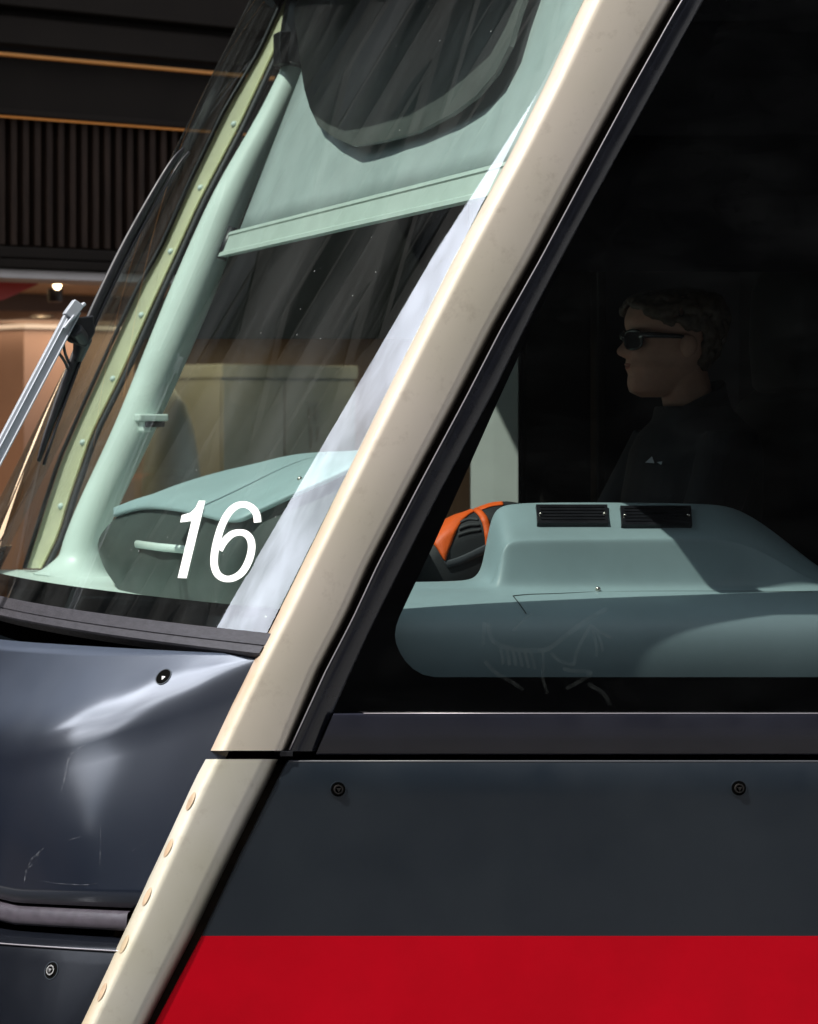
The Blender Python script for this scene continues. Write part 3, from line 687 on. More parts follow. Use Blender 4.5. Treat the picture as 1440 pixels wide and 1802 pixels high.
part('rail_end', ed, M['rubber'], parent=vis)
hp_ = []  # dark panel cut to the shadow's outline, painting that shade over the blind
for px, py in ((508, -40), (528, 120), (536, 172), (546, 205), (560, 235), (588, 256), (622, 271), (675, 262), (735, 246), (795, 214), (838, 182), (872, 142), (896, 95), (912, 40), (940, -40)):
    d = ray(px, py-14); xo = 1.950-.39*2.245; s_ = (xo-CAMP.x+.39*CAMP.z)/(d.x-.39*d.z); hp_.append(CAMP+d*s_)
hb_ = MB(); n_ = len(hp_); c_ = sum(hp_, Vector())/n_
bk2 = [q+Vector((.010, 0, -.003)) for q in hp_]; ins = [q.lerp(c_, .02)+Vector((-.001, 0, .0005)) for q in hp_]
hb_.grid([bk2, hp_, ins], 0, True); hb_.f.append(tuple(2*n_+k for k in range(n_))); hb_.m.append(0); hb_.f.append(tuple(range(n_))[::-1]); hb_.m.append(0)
M['blind_shadow'] = mat('blind_shadow_dark', (.075, .082, .078), .45, noise_amt=.3, noise_scale=5, rough_var=.1)
part('blind_shadow_panel', hb_, M['blind_shadow'], parent=vis, angle=30, label='dark rounded panel standing in for the shadow on the upper part of the blind')
# cab camera dome at the top
dm = MB().ball(P(640, 12, 1.9), .062, 0, 20, (1, 1, .62))
part('cab_camera', dm, M['mint'])
part('cab_door', MB().box((P(922, 0, 2.4).x, 2.39, .4), (P(1036, 0, 2.4).x, 2.43, 2.9)).box((P(1046, 0, 2.4).x, 2.38, .4), (P(1062, 0, 2.4).x, 2.43, 2.9)), mat('dark_brown_door', (.045, .038, .036), .6, noise_amt=.2, noise_scale=3), smooth=False, bevel=.006)
# far side wall, post and window
YW = 2.68
fw = MB()
fw.box((1.62, YW-.02, .3), (8, YW+.02, 1.37))
zt = P(0, 596, YW).z
for ya_ in (YW-.02, YW+.02): fw.add([Vector((Xp(zt)+.10, ya_, zt)), Vector((8, ya_, zt)), Vector((8, ya_, 3.05)), Vector((Xp(3.05)+.10, ya_, 3.05))], [(0, 1, 2, 3)])
fw.box((P(918, 0, YW).x, YW-.02, 1.37), (8, YW+.02, P(0, 596, YW).z))
part('far_side_wall', fw, M['lining'], smooth=False)
fpost = MB(); pp_ = [(827, 2.50), (830, 2.44), (866, 2.405), (872, 2.40), (912, 2.37), (917, 2.40), (917, 2.50)]
fpost.grid([[Vector((P(px, 700, y).x, y, z)) for px, y in pp_] for z in (1.2, 2.93)])
part('far_window_post', fpost, M['post'], angle=30)
fg = MB().grid([[Vector((1.55+.5*(z-1.37), YW, z)), Vector((P(918, 0, YW).x, YW, z))] for z in (1.37, P(0, 596, YW).z)])
part('far_window', fg, M['farg'], solid='keep', smooth=False)
# ceiling, bulkhead, floor, roof
part('cab_ceiling', MB().box((2.27, .02, 2.93), (3.6, 2.5, 2.97)), M['lining'], smooth=False)
bh = MB().box((3.55, .03, .35), (3.6, 2.5, 2.93))
for k in range(5): bh.box((3.53, .25+k*.45, 1.2), (3.55, .27+k*.45, 2.93))
part('cab_bulkhead', bh, M['lining'], smooth=False)
part('cab_floor', MB().box((1.25, .06, .33), (8, 2.5, .38)), M['lining'], smooth=False)
rf = MB()
sec = [(.0, 2.95), (.0, 3.05), (.12, 3.22), (.4, 3.30), (2.16, 3.30), (2.44, 3.22), (2.56, 3.05), (2.56, 2.95)]
rf.grid([[Vector((x, y, z)) for y, z in sec] for x in (2.35, 4, 8)])
part('roof', rf, M['navy'], angle=40)
# unseen plate added over the windscreen; outline cut to cast shade on the blind
shade_px = [(500, -40, 2.05), (532, 150, 1.98), (545, 200, 1.9), (562, 236, 1.80), (590, 256, 1.68), (622, 270, 1.56), (670, 262, 1.42), (735, 245, 1.18), (795, 212, .92), (835, 180, .72), (880, 140, .5), (905, 95, .34), (925, 40, .22), (960, -40, .16)]
lowp = []
for px, py, _ in [(a_, b_-12, c_) for a_, b_, c_ in shade_px]:
    # the blind plane: x = 1.985+.39(z-2.245)
    d = ray(px, py); o0 = CAMP
    s_ = (1.985-.39*2.245-o0.x+.39*o0.z)/(d.x-.39*d.z); q = o0+d*s_
    lowp.append(q+SUN*((3.02-q.z)/SUN.z))
bw = MB(); nn = len(lowp)
bot = lowp; top = [q+Vector((.10, 0, .16)) for q in lowp]; back = [Vector((max(q.x+.05, 2.35), q.y, 3.02)) for q in lowp]; backt = [Vector((b.x, b.y, 3.24)) for b in back]
bw.grid([back, bot, top, backt])
part('shade_plate', bw, M['navy'], angle=40)
part('windscreen_header', MB().grid([[G(k/20, z)+Vector((.02, 0, 0)) for k in range(21)] for z in (2.98, 3.2)]+[[Vector((2.36, W0+k/20*WW, 3.05)) for k in range(21)]]), M['navy'])
fb = MB().box((1.3, 2.705, .25), (8, 2.73, 1.36)); fb.box((1.3, .05, .2), (8, 2.66, .30)); fb.box((7.95, .02, .3), (8, 2.53, 3.0))
part('far_body_panel', fb, M['navy'], smooth=False)
# driver seat
st = MB()
def seat_shell(rows): return MB().grid(rows, 0, True)
def rrect(cx, cy, cz, hx, hy, n=20, e=4):
    out = []
    for k in range(n):
        a = 2*math.pi*k/n; c, s = math.cos(a), math.sin(a)
        out.append(Vector((cx+hx*math.copysign(abs(c)**(2/e), c), cy+hy*math.copysign(abs(s)**(2/e), s), cz)))
    return out
DX, DY = 2.72, 1.05
bk = MB(); rr = []
for z, hx, hy, dx in ((1.22, .05, .20, .17), (1.3, .075, .24, .18), (1.5, .075, .25, .21), (1.7, .065, .235, .24), (1.84, .05, .19, .26), (1.87, .03, .15, .265)): rr.append(rrect(DX+dx, DY, z, hx, hy))
bk.grid(rr, 0, True); bk.f += [tuple(range(20))[::-1], tuple(100+k for k in range(20))]; bk.m += [0, 0]
M['seat'] = mat('dark_seat_fabric', (.010, .011, .012), .85, bump=.3, bump_scale=400, noise_amt=.3, noise_scale=20)
se = part('driver_seat', bk, M['seat'], label='black high backed driver seat')
hr = MB(); rr = []
for z, hx, hy in ((1.84, .03, .09), (1.88, .05, .135), (1.98, .055, .145), (2.10, .05, .14), (2.16, .03, .11)): rr.append(rrect(DX+.27, DY, z, hx, hy))
hr.grid(rr, 0, True); hr.f += [tuple(range(20))[::-1], tuple(80+k for k in range(20))]; hr.m += [0, 0]
part('headrest', hr, M['seat'], parent=se)
cu = MB(); rr = []
for z, hx, hy in ((1.06, .2, .2), (1.10, .25, .25), (1.18, .25, .25), (1.21, .22, .22)): rr.append(rrect(DX-.02, DY, z, hx, hy))
cu.grid(rr, 0, True); cu.f += [tuple(range(20))[::-1], tuple(60+k for k in range(20))]; cu.m += [0, 0]
cu.tube([Vector((DX, DY, .38)), Vector((DX, DY, 1.08))], .09, 16)
part('seat_cushion', cu, M['seat'], parent=se)
# ---- wiper
YB = 1.40
wr = MB(); bl = [P(324, 262, 1.22), P(298, 296, 1.2), P(236, 405, 1.18), P(191, 495, 1.16), P(149, 588, 1.14), P(110, 690, 1.12), P(83, 765, 1.10), P(68, 812, 1.09)]
blc = cat(bl, 6)
wr.tube(blc, [.005+.010*math.sin(math.pi*min(1, i/(len(blc)-1)))**.8 for i in range(len(blc))], 8, flat=.55)
wr.tube([q+Vector((.012, 0, -.008)) for q in blc], .004, 6)
wip = part('wiper', wr, M['rubber'], label='long black wiper blade on a silver arm')
am = MB(); a0, a1 = P(-90, 965, 1.02), P(131, 545, 1.09)
dd = (a1-a0).normalized(); sd = Vector((0, 0, 1)).cross(Vector((0, 1, 0)))
def bar(mb, a, b, wdt, dep, m=0):
    d = (b-a).normalized(); yv = Vector((0, 1, 0)); s = d.cross(yv).normalized()
    vs = [q+s*sx*wdt+yv*sy*dep for q in (a, b) for sx, sy in ((-1, -1), (1, -1), (1, 1), (-1, 1))]
    mb.add(vs, [(0, 1, 2, 3), (4, 7, 6, 5), (0, 4, 5, 1), (1, 5, 6, 2), (2, 6, 7, 3), (3, 7, 4, 0)], m)
bar(am, a0, a1, .0155, .010)
s = dd.cross(Vector((0, 1, 0))).normalized()
bar(am, a0+s*.006-Vector((0, .011, 0)), a1+s*.006-Vector((0, .011, 0)), .0018, .003); bar(am, a0-s*.013-Vector((0, .011, 0)), a1-s*.013-Vector((0, .011, 0)), .0022, .003)
bar(am, P(120, 558, 1.08), P(138, 533, 1.08), .013, .016); bar(am, P(135, 546, 1.08), P(149, 534, 1.08), .004, .012)
bar(am, P(112, 578, 1.07), P(130, 555, 1.07), .003, .012)
part('wiper_arm', am, M['silver'], parent=wip, smooth=False, bevel=.003)
bk_ = MB()
for pts in ([(112, 590), (128, 560), (165, 555), (168, 585), (152, 612), (120, 602)],):
    f0 = [P(a, b, 1.09) for a, b in pts]; f1 = [P(a, b, 1.17) for a, b in pts]; n_ = len(pts)
    bk_.add(f0+f1, [tuple(range(n_)), tuple(range(n_, 2*n_))[::-1]]+[(i, i+n_, (i+1) % n_+n_, (i+1) % n_) for i in range(n_)])
bk_.tube([P(132, 580, 1.08), P(146, 600, 1.11), P(136, 634, 1.13)], [.018, .022, .012], 10)
part('wiper_bracket', bk_, M['rubber'], parent=wip, smooth=False, bevel=.006)
hs = MB(); hs.tube(cat([P(96, 614, 1.09), P(106, 624, 1.09), P(116, 640, 1.11), P(121, 655, 1.13)], 5), .0035, 8)
hs.tube(cat([P(112, 606, 1.09), P(115, 622, 1.10), P(122, 640, 1.13)], 5), .0035, 8)
part('washer_hose', hs, M['rubber'], parent=wip)
# ================================================================== BAG
M['orange'] = mat('orange_nylon', (.92, .13, .012), .55, bump=.25, bump_scale=250, noise_amt=.15, noise_scale=25)
M['bagblack'] = mat('black_nylon', (.018, .020, .024), .7, bump=.3, bump_scale=300, noise_amt=.3, noise_scale=20)
BG = empty('backpack', P(830, 1010, 1.05), 'orange and black backpack lying behind the dashboard console', 'backpack')
bo_ = [(690, 1070), (715, 985), (745, 945), (772, 922), (805, 905), (835, 896), (866, 885), (900, 883), (935, 895), (955, 940), (960, 1070)]
def bag_ring(y, k):
    c = P(840, 1075, y); return [c+(P(a, b, y)-c)*k for a, b in bo_]
bcv = lambda ring: cat(ring, 4)
brings = [bcv(bag_ring(y, k)) for y, k in ((1.34, .86), (1.26, .99), (1.14, 1.0), (1.04, .985), (.985, .95), (.955, .86), (.94, .7), (.935, .4), (.935, .05))]
b1 = MB().grid(brings); BGT = bvh(b1)
build('bag_body', b1, M['bagblack'], BG)
def patch(n, left, right, m, o=.004):
    L_, R_ = cat([Vector((a, b, 0)) for a, b in left], 5), cat([Vector((a, b, 0)) for a, b in right], 5); rows = []
    for l, r in zip(L_, R_):
        row = []
        for k in range(7):
            q = l.lerp(r, k/6); p, nn_ = hit(BGT, q.x, q.y)
            if p is None: p, nn_ = P(q.x, q.y, 1.10), Vector((0, -1, 0))
            e = .25+.75*math.sin(math.pi*min(1, max(0, k/6)))
            row.append(p+nn_*(o*e+.001))
        rows.append(row)
    return build(n, MB().grid(rows), m, BG, solid=.002)
patch('side_panel', [(829, 899), (808, 908), (788, 918), (772, 934), (763, 954), (771, 968), (781, 985)], [(836, 901), (824, 908), (812, 920), (802, 938), (795, 956), (788, 972), (783, 987)], M['orange'])
patch('edge_binding', [(834, 897), (850, 891), (866, 886), (884, 884)], [(836, 903), (852, 897), (868, 892), (886, 890)], M['orange'], .003)
patch('edge_binding', [(834, 900), (844, 911), (850, 926), (853, 945), (854, 962)], [(846, 897), (857, 910), (863, 928), (865, 946), (864, 964)], M['orange'], .004)
patch('edge_binding', [(776, 920), (795, 909), (815, 903), (829, 898)], [(780, 925), (798, 915), (817, 907), (831, 901)], M['orange'], .003)
patch('grey_trim', [(781, 988), (805, 981), (830, 970), (856, 957)], [(788, 1000), (810, 994), (835, 983), (860, 972)], mat('grey_webbing', (.05, .055, .065), .7), .003)
for k in range(3): patch('mesh_stripe', [(806+k*2, 940-k*11), (825, 934-k*11), (846-k*2, 931-k*9)], [(806+k*2, 944-k*11), (825, 938-k*11), (846-k*2, 935-k*9)], mat('dark_mesh', (.04, .042, .045), .8), .002)
# ================================================================== DRIVER
HC = P(1177, 603, DY)               # eye level centre of the head
PE = empty('person', (DX, DY, 1.21), 'driver in dark jacket and black sunglasses sitting in the tram cab', 'person')
M['skin'] = mat('skin', (.62, .34, .24), .5, noise_amt=.18, noise_scale=30)
M['hair'] = mat('brown_hair', (.085, .055, .032), .55, noise_amt=.5, noise_scale=60, bump=.6, bump_scale=160)
M['jacket'] = mat('dark_jacket', (.006, .007, .010), .8, noise_amt=.3, noise_scale=14, bump=.3, bump_scale=200)
M['trouser'] = mat('dark_trousers', (.010, .011, .014), .85, noise_amt=.3, noise_scale=14)
M['shoe'] = mat('black_shoes', (.008, .008, .009), .4)
HR = Matrix.Rotation(R(-6), 3, 'Z')
def hd(f, l, z): return HC+HR @ Vector((-f, l, z))     # forward, left(+y), up
HP = [(-.125, .060, .015, .026), (-.113, .084, -.01, .040), (-.098, .0885, -.03, .046), (-.082, .0885, -.045, .053), (-.068, .087, -.058, .060), (-.058, .0925, -.066, .063), (-.049, .0925, -.07, .064), (-.040, .088, -.078, .0665),
      (-.028, .0885, -.085, .069), (-.012, .088, -.092, .071), (.005, .082, -.097, .0725), (.020, .084, -.100, .073), (.036, .0925, -.104, .0745), (.055, .0935, -.106, .076), (.080, .085, -.102, .074), (.102, .064, -.088, .063), (.112, .034, -.062, .044), (.118, .0, -.03, .02)]
def lerp_tab(tab, z):
    return [interp([(t[0], t[i]) for t in tab], z) for i in (1, 2, 3)]
def nose(z):
    return max(0, interp([(-.060, 0), (-.040, .0), (-.034, .010), (-.026, .0235), (-.018, .0245), (-.006, .018), (.012, .010), (.026, .004), (.038, 0), (.05, 0)], z)) if -.06 < z < .05 else 0
def head_rows(grow=0, dz=.006, z0=-.125, z1=.118):
    rows = []; n = int((z1-z0)/dz); NA = 48
    for i in range(n+1):
        z = z0+(z1-z0)*i/n; f, b, wdt = lerp_tab(HP, z); c = (f+b)/2-.004; r = []
        for k in range(NA):
            a = 2*math.pi*k/NA; ca, sa = math.cos(a), math.sin(a)
            e = 2.35
            x = c+((f-c) if ca > 0 else (c-b))*math.copysign(abs(ca)**(2/e), ca); y = wdt*math.copysign(abs(sa)**(2/e), sa)
            if ca > 0:
                x += nose(z)*math.exp(-(y/.0125)**2)*1.22
                x -= .012*math.exp(-((abs(y)-.032)/.014)**2-((z-.004)/.013)**2)      # eye sockets
                x += .004*math.exp(-((abs(y)-.038)/.018)**2-((z+.03)/.02)**2)         # cheeks
                x -= .006*math.exp(-(y/.022)**2-((z+.0535)/.0035)**2)                 # mouth line
                x -= .004*math.exp(-(y/.02)**2-((z+.075)/.006)**2)
            r.append(hd(x+grow*ca, y+grow*sa, z))
        rows.append(r)
    return rows
def capped(mb, rows, m=0):
    o = len(mb.v); n = len(rows[0]); mb.grid(rows, m, True)
    mb.f += [tuple(o+k for k in range(n))[::-1], tuple(o+(len(rows)-1)*n+k for k in range(n))]; mb.m += [m, m]
def ell(c, ax, ay, n=28, e=2.4, tilt=0):
    return [Vector((c[0]+ax*math.copysign(abs(math.cos(a))**(2/e), math.cos(a)), c[1]+ay*math.copysign(abs(math.sin(a))**(2/e), math.sin(a)), c[2]+tilt*math.cos(a))) for a in [2*math.pi*k/n for k in range(n)]]
body = MB(); capped(body, head_rows())
nx, nz = HC.x+.03, HC.z
# neck and torso in one stack of rings, overlapping the head
TS = [(nx+.0, nz-.06, .050, .050), (nx+.01, nz-.11, .052, .054), (nx+.025, nz-.15, .058, .062), (nx+.035, nz-.175, .07, .10), (nx+.035, nz-.205, .085, .165), (nx+.03, nz-.25, .10, .185), (nx+.02, nz-.36, .115, .175), (nx+.015, nz-.5, .115, .16), (nx+.02, nz-.62, .12, .165), (nx+.02, nz-.74, .13, .18), (nx+.0, nz-.80, .12, .17)]
capped(body, [ell((x, DY, z), ax, ay) for x, z, ax, ay in TS])
SHz = nz-.225
limbs = []
for s in (-1, 1):
    sh = Vector((nx+.03, DY+s*.175, SHz)); el = Vector((nx-.10, DY+s*.235, SHz-.26)); wrist = Vector((nx-.34, DY+s*.16, SHz-.27))
    pts = cat([sh, sh.lerp(el, .5)+Vector((.01, s*.01, 0)), el, el.lerp(wrist, .5), wrist], 4)
    rad = [interp([(0, .055), (.4, .046), (.5, .040), (.65, .039), (1, .026)], i/(len(pts)-1)) for i in range(len(pts))]
    body.tube(pts, rad, 14); limbs.append((pts, rad))
    hp = Vector((nx-.02, DY+s*.10, nz-.78)); kn = Vector((nx-.45, DY+s*.13, nz-.74)); an = Vector((nx-.52, DY+s*.13, nz-1.45)); toe = an+Vector((-.18, 0, -.07))
    lp = cat([hp, hp.lerp(kn, .5), kn, kn.lerp(an, .5), an], 4)
    lr = [interp([(0, .085), (.3, .078), (.5, .056), (.65, .058), (1, .038)], i/(len(lp)-1)) for i in range(len(lp))]
    body.tube(lp, lr, 14); limbs.append((lp, lr))
    body.tube([an+Vector((.05, 0, -.05)), an+Vector((-.05, 0, -.055)), toe], [.036, .042, .03], 12)
    # hand: palm, four curled fingers, thumb
    pd = Vector((-1, -s*.25, -.12)).normalized(); sdv = Vector((0, 1, 0)); dn_ = Vector((0, 0, -1))
    body.tube([wrist-pd*.02, wrist+pd*.035, wrist+pd*.085], [.026, .036, .034], 14, flat=.5, up=(0, 1, 0))
    for q, ln in ((-.027, .062), (-.009, .074), (.009, .070), (.026, .056)):
        b0 = wrist+pd*.075+sdv*q; p1 = b0+pd*ln*.45+dn_*.006; p2 = p1+pd*ln*.3+dn_*.02; p3 = p2+pd*ln*.1+dn_*.022
        body.tube([b0, p1, p2, p3], [.0098, .009, .0085, .007], 8)
    tb = wrist+pd*.025-sdv*s*.026
    body.tube([tb, tb-sdv*s*.022+pd*.03-Vector((0, 0, .008)), tb-sdv*s*.026+pd*.062-Vector((0, 0, .02))], [.012, .0105, .008], 8)
    # ear
    ec = hd(-.014, s*.082, -.010)
    body.ball(ec, .027, 0, 14, (.62, .28, 1.05)); body.ball(ec+Vector((.004, s*.006, .002)), .022, 0, 12, (.8, .3, 1.1))
bo = build('body', body, M['skin'], PE)
md = bo.modifiers.new('remesh', 'REMESH'); md.mode = 'VOXEL'; md.voxel_size = .0034; md.use_smooth_shade = True
md = bo.modifiers.new('smooth', 'SMOOTH'); md.factor = .5; md.iterations = 1
# jacket
jk = MB()
capped(jk, [ell((x, DY, z), ax+.014, ay+.016) for x, z, ax, ay in [(nx+.022, nz-.145, .060, .066)]+TS[3:9]])
for i in (0, 2):
    pts, rad = limbs[i]; jk.tube(pts[:-1], [r_+.011 for r_ in rad[:-1]], 14)
jo = build('jacket', jk, M['jacket'], PE)
md = jo.modifiers.new('remesh', 'REMESH'); md.mode = 'VOXEL'; md.voxel_size = .007; md.use_smooth_shade = True
md = jo.modifiers.new('smooth', 'SMOOTH'); md.factor = .5; md.iterations = 4
# collar
cm = MB(); rws = []
for dz, gx, gy in ((-.168, .076, .094), (-.14, .070, .074), (-.112, .066, .068), (-.108, .060, .062), (-.14, .062, .066)):
    rws.append(ell((nx+.026, DY, nz+dz-.012), gx, gy, 28, 2.2, .034))
cm.grid(rws, 0, True); build('collar', cm, M['jacket'], jo)
em = MB()
JT = BVHTree.FromPolygons([tuple(p) for p in jk.v], jk.f)
for pts in ([(1140, 815), (1152, 804), (1156, 816)], [(1160, 814), (1170, 813), (1168, 819)]):
    q = [hit(JT, a, b) for a, b in pts]
    if all(x[0] for x in q):
        em.add([x[0]+x[1]*.006 for x in q], [(0, 1, 2)])
if em.v: build('chest_emblem', em, mat('pale_thread', (.5, .55, .58), .6), jo, smooth=False, solid='keep')
tr_ = MB()
for i in (1, 3):
    pts, rad = limbs[i]; tr_.tube(pts, [r_+.012 for r_ in rad], 14)
capped(tr_, [ell((x, DY, z), ax+.014, ay+.014) for x, z, ax, ay in TS[8:]])
to = build('trousers', tr_, M['trouser'], PE)
md = to.modifiers.new('remesh', 'REMESH'); md.mode = 'VOXEL'; md.voxel_size = .01; md.use_smooth_shade = True
for s in (-1, 1):
    an = Vector((nx-.52, DY+s*.13, nz-1.45)); sm2 = MB()
    sm2.tube([an+Vector((.07, 0, -.055)), an+Vector((.03, 0, -.05)), an+Vector((-.06, 0, -.06)), an+Vector((-.19, 0, -.075)), an+Vector((-.215, 0, -.08))], [.03, .046, .05, .042, .02], 14)
    build('shoe', sm2, M['shoe'], PE)
# curly hair: locks over the scalp behind the hairline
hm = MB(); rr = random.Random(4); cnt = 0
hr_rows = head_rows(.0, .012)
for _ in range(5000):
    z = rr.uniform(-.095, .116); a = rr.uniform(0, 2*math.pi); f, b, wdt = lerp_tab(HP, min(.122, z)); c = (f+b)/2
    ca, sa = math.cos(a), math.sin(a)
    x = c+((f-c) if ca > 0 else (c-b))*math.copysign(abs(ca)**.85, ca); y = wdt*math.copysign(abs(sa)**.85, sa)
    lim = interp([(-.1, -.055), (-.04, -.045), (.0, -.028), (.03, .0), (.045, .03), (.06, .062), (.078, .078), (.13, .1)], z)
    if x > lim: continue
    if -.055 < z < .03 and -.050 < x < .012 and abs(y) > .05: continue      # leave the ear clear
    g = 1.08+rr.uniform(0, .10); p = Vector((x*g, y*g, z*.97+(.004 if z > .06 else 0)))
    hm.ball(hd(p.x, p.y, p.z), rr.uniform(.007, .012), 0, 6); cnt += 1
    if cnt > 900: break
ho = build('hair', hm, M['hair'], PE)
md = ho.modifiers.new('remesh', 'REMESH'); md.mode = 'VOXEL'; md.voxel_size = .0035; md.use_smooth_shade = True
md = ho.modifiers.new('smooth', 'SMOOTH'); md.factor = .5; md.iterations = 4
lp = MB()
for z, f, wd, rd_ in ((-.0495, .0935, .022, .0030), (-.0568, .0918, .020, .0034)):
    pts = []
    for k in range(11):
        a = -1+2*k/10; pts.append(hd(f-.0075*a*a-.004*abs(a)**4, a*wd, z-(.002*a*a if z > -.055 else -.005*a*a)))
    lp.tube(pts, [rd_*(1-.75*abs(-1+2*k/10)**2) for k in range(11)], 8)
build('lips', lp, mat('lip_skin', (.46, .21, .16), .5), PE)
# sunglasses
M['shades'] = mat('black_acetate', (.006, .006, .007), .15, coat=.5)
M['lens'] = mat('dark_lens', (.004, .005, .006), .05, spec=.4)
sg = MB()
for s in (-1, 1):
    lens = []
    for k in range(24):
        a = 2*math.pi*k/24; lens.append(Vector((0, .029*math.copysign(abs(math.cos(a))**.7, math.cos(a)), .0215*math.copysign(abs(math.sin(a))**.75, math.sin(a)))))
    pts = [hd(.098-.16*abs(q.y+s*.033)**1.25*4, s*.033+q.y, .006+q.z) for q in lens]
    sg.tube(pts+[pts[0]], .0032, 6, 0, False)
    lm = len(sg.v); sg.add(pts, [tuple(range(24))], 1)
    hinge = hd(.082, s*.062, .016)
    sg.tube([hinge, hd(.070, s*.074, .016), hd(.0, s*.080, .012), hd(-.03, s*.081, .002)], [.0085, .0075, .005, .004], 8)
sg.tube([hd(.100, -.010, .012), hd(.104, 0, .015), hd(.100, .010, .012)], .003, 6)
build('sunglasses', sg, [M['shades'], M['lens']], PE)
# ================================================================== SHOP ACROSS THE STREET
SA = Vector((2.57, 8.0, 0)); RZ = R(30)
UH = Vector((math.cos(RZ), math.sin(RZ), 0)); VH = Vector((-math.sin(RZ), math.cos(RZ), 0))
def S(px, py, v):
    d = ray(px, py); s = ((SA-CAMP).dot(VH)+v)/d.dot(VH); p = CAMP+d*s
    return Vector(((p-SA).dot(UH), v, p.z))
M['wood'] = mat('dark_stained_wood', (.026, .015, .010), .7, spec=.08, noise_amt=.5, noise_scale=6, stretch=(6, 6, .6))
M['facade'] = mat('dark_metal_cladding', (.011, .008, .006), .7, spec=.06, noise_amt=.25, noise_scale=2)
M['lintel'] = mat('pale_lintel', (.42, .38, .36), .5, noise_amt=.1, noise_scale=4)
M['led'] = mat('warm_led_strip', (.8, .4, .1), .5, emit=(1, .36, .07), emit_s=.10)
M['led2'] = mat('warm_cove_light', (.8, .4, .1), .5, emit=(1, .33, .05), emit_s=.16)
M['lamp'] = mat('lit_lamp', (1, .9, .7), .5, emit=(1, .72, .42), emit_s=9)
M['wall'] = mat('warm_brown_wall', (.42, .28, .19), .6, noise_amt=.2, noise_scale=1.2)
M['soffit'] = mat('timber_soffit', (.62, .37, .19), .5, noise_amt=.2, noise_scale=3, stretch=(.4, 6, 1))
M['ceil2'] = mat('dark_brown_ceiling', (.13, .07, .04), .6)
M['beige'] = mat('pale_laminate', (.30, .30, .275), .45, noise_amt=.08, noise_scale=2)
M['pale'] = mat('pale_shelf_top', (.40, .38, .37), .4)
M['floor'] = mat('shop_floor', (.20, .14, .10), .35, noise_amt=.2, noise_scale=3)
M['shopglass'] = glass('shop_glass', (.93, .93, .92), r0=.05)
M['redsign'] = mat('red_board', (.55, .03, .012), .5, noise_amt=.1, noise_scale=4)
SH = empty('shop_building', SA, 'dark shop building with a slatted timber band over a warmly lit open shopfront', 'building', rz=RZ)
def shp(n, mb, m, parent=SH, **k):
    return build(n, mb, m, parent, local=True, **k)
U0, U1, HT = -3.6, 9.0, 17.0
shp('upper_wall', MB().box((U0, 0, 3.66), (U1, .4, HT)).box((U0, -.06, 3.640), (U1, .0, 3.78)).box((U0, -.10, 3.82), (U1, 0, 4.1)), M['facade'], smooth=False, bevel=.01)
shp('frieze', MB().box((U0, .06, 3.33), (U1, .4, 3.60)), M['facade'], smooth=False)
shp('led_strip', MB().box((U0, .05, 3.605), (U1, .09, 3.618)), M['led'], smooth=False)
sl_ = MB(); u = U0
while u < U1:
    sl_.box((u, .02, 2.665), (u+.040, .10, 3.297)); u += .077
shp('timber_slats', sl_, M['wood'], smooth=False, bevel=.004)
shp('slat_backing', MB().box((U0, .13, 2.66), (U1, .2, 3.33)), M['black'], smooth=False)
shp('cove_light', MB().box((U0, .006, 3.291), (U1, .016, 3.299)), M['led2'], smooth=False)
shp('slat_cornice', MB().box((U0, -.03, 3.30), (U1, .13, 3.328)), M['facade'], smooth=False, bevel=.004)
shp('fascia', MB().box((U0, -.02, 2.60), (U1, .14, 2.655)).box((U0, -.05, 2.548), (U1, .14, 2.592)), M['facade'], smooth=False, bevel=.006)
shp('lintel', MB().box((U0, -.01, 2.500), (U1, .3, 2.544)), M['lintel'], smooth=False, bevel=.004)
shp('ceiling', MB().box((U0, .3, 2.52), (U1, 1.5, 2.56)), M['soffit'], smooth=False)
shp('ceiling', MB().box((U0, 1.5, 2.42), (U1, 4.2, 2.58)), M['ceil2'], smooth=False)
shp('back_wall', MB().box((U0, 4.0, 0), (U1, 4.1, 2.42)), M['wall'], smooth=False)
shp('side_wall', MB().box((U0, .3, 0), (U0+.1, 4, 2.42)), M['wall'], smooth=False)
shp('side_wall', MB().box((U1-.1, .3, 0), (U1, 4, 2.42)), M['wall'], smooth=False)
shp('shop_floor', MB().box((U0, 0, .10), (U1, 4, .16)), M['floor'], smooth=False)
shp('stall_riser', MB().box((U0, -.02, .0), (U1, .08, .45)), M['facade'], smooth=False)
for u in (-2.4, 4.6, 6.8): shp('mullion', MB().box((u, .0, .45), (u+.05, .08, 2.5)), M['facade'], smooth=False)
# recessed frame on the back wall
a, b = S(74, 706, 4.0), S(128, 850, 4.0)
fr_ = MB()
fr_.box((a.x, 3.96, b.z), (a.x+.05, 3.995, a.z)); fr_.box((b.x, 3.96, b.z), (b.x+.05, 3.995, a.z)); fr_.box((a.x+.05, 3.96, a.z-.05), (b.x, 3.995, a.z))
shp('door_frame', fr_, M['wood'], smooth=False)
def shop_thing(n, lab, ct, loc, group=None):
    o = empty(n, SA+UH*loc[0]+VH*loc[1]+Vector((0, 0, loc[2])), lab, ct, group, RZ); return o
def off(mb, loc):
    mb.v = [q-Vector(loc) for q in mb.v]; return mb
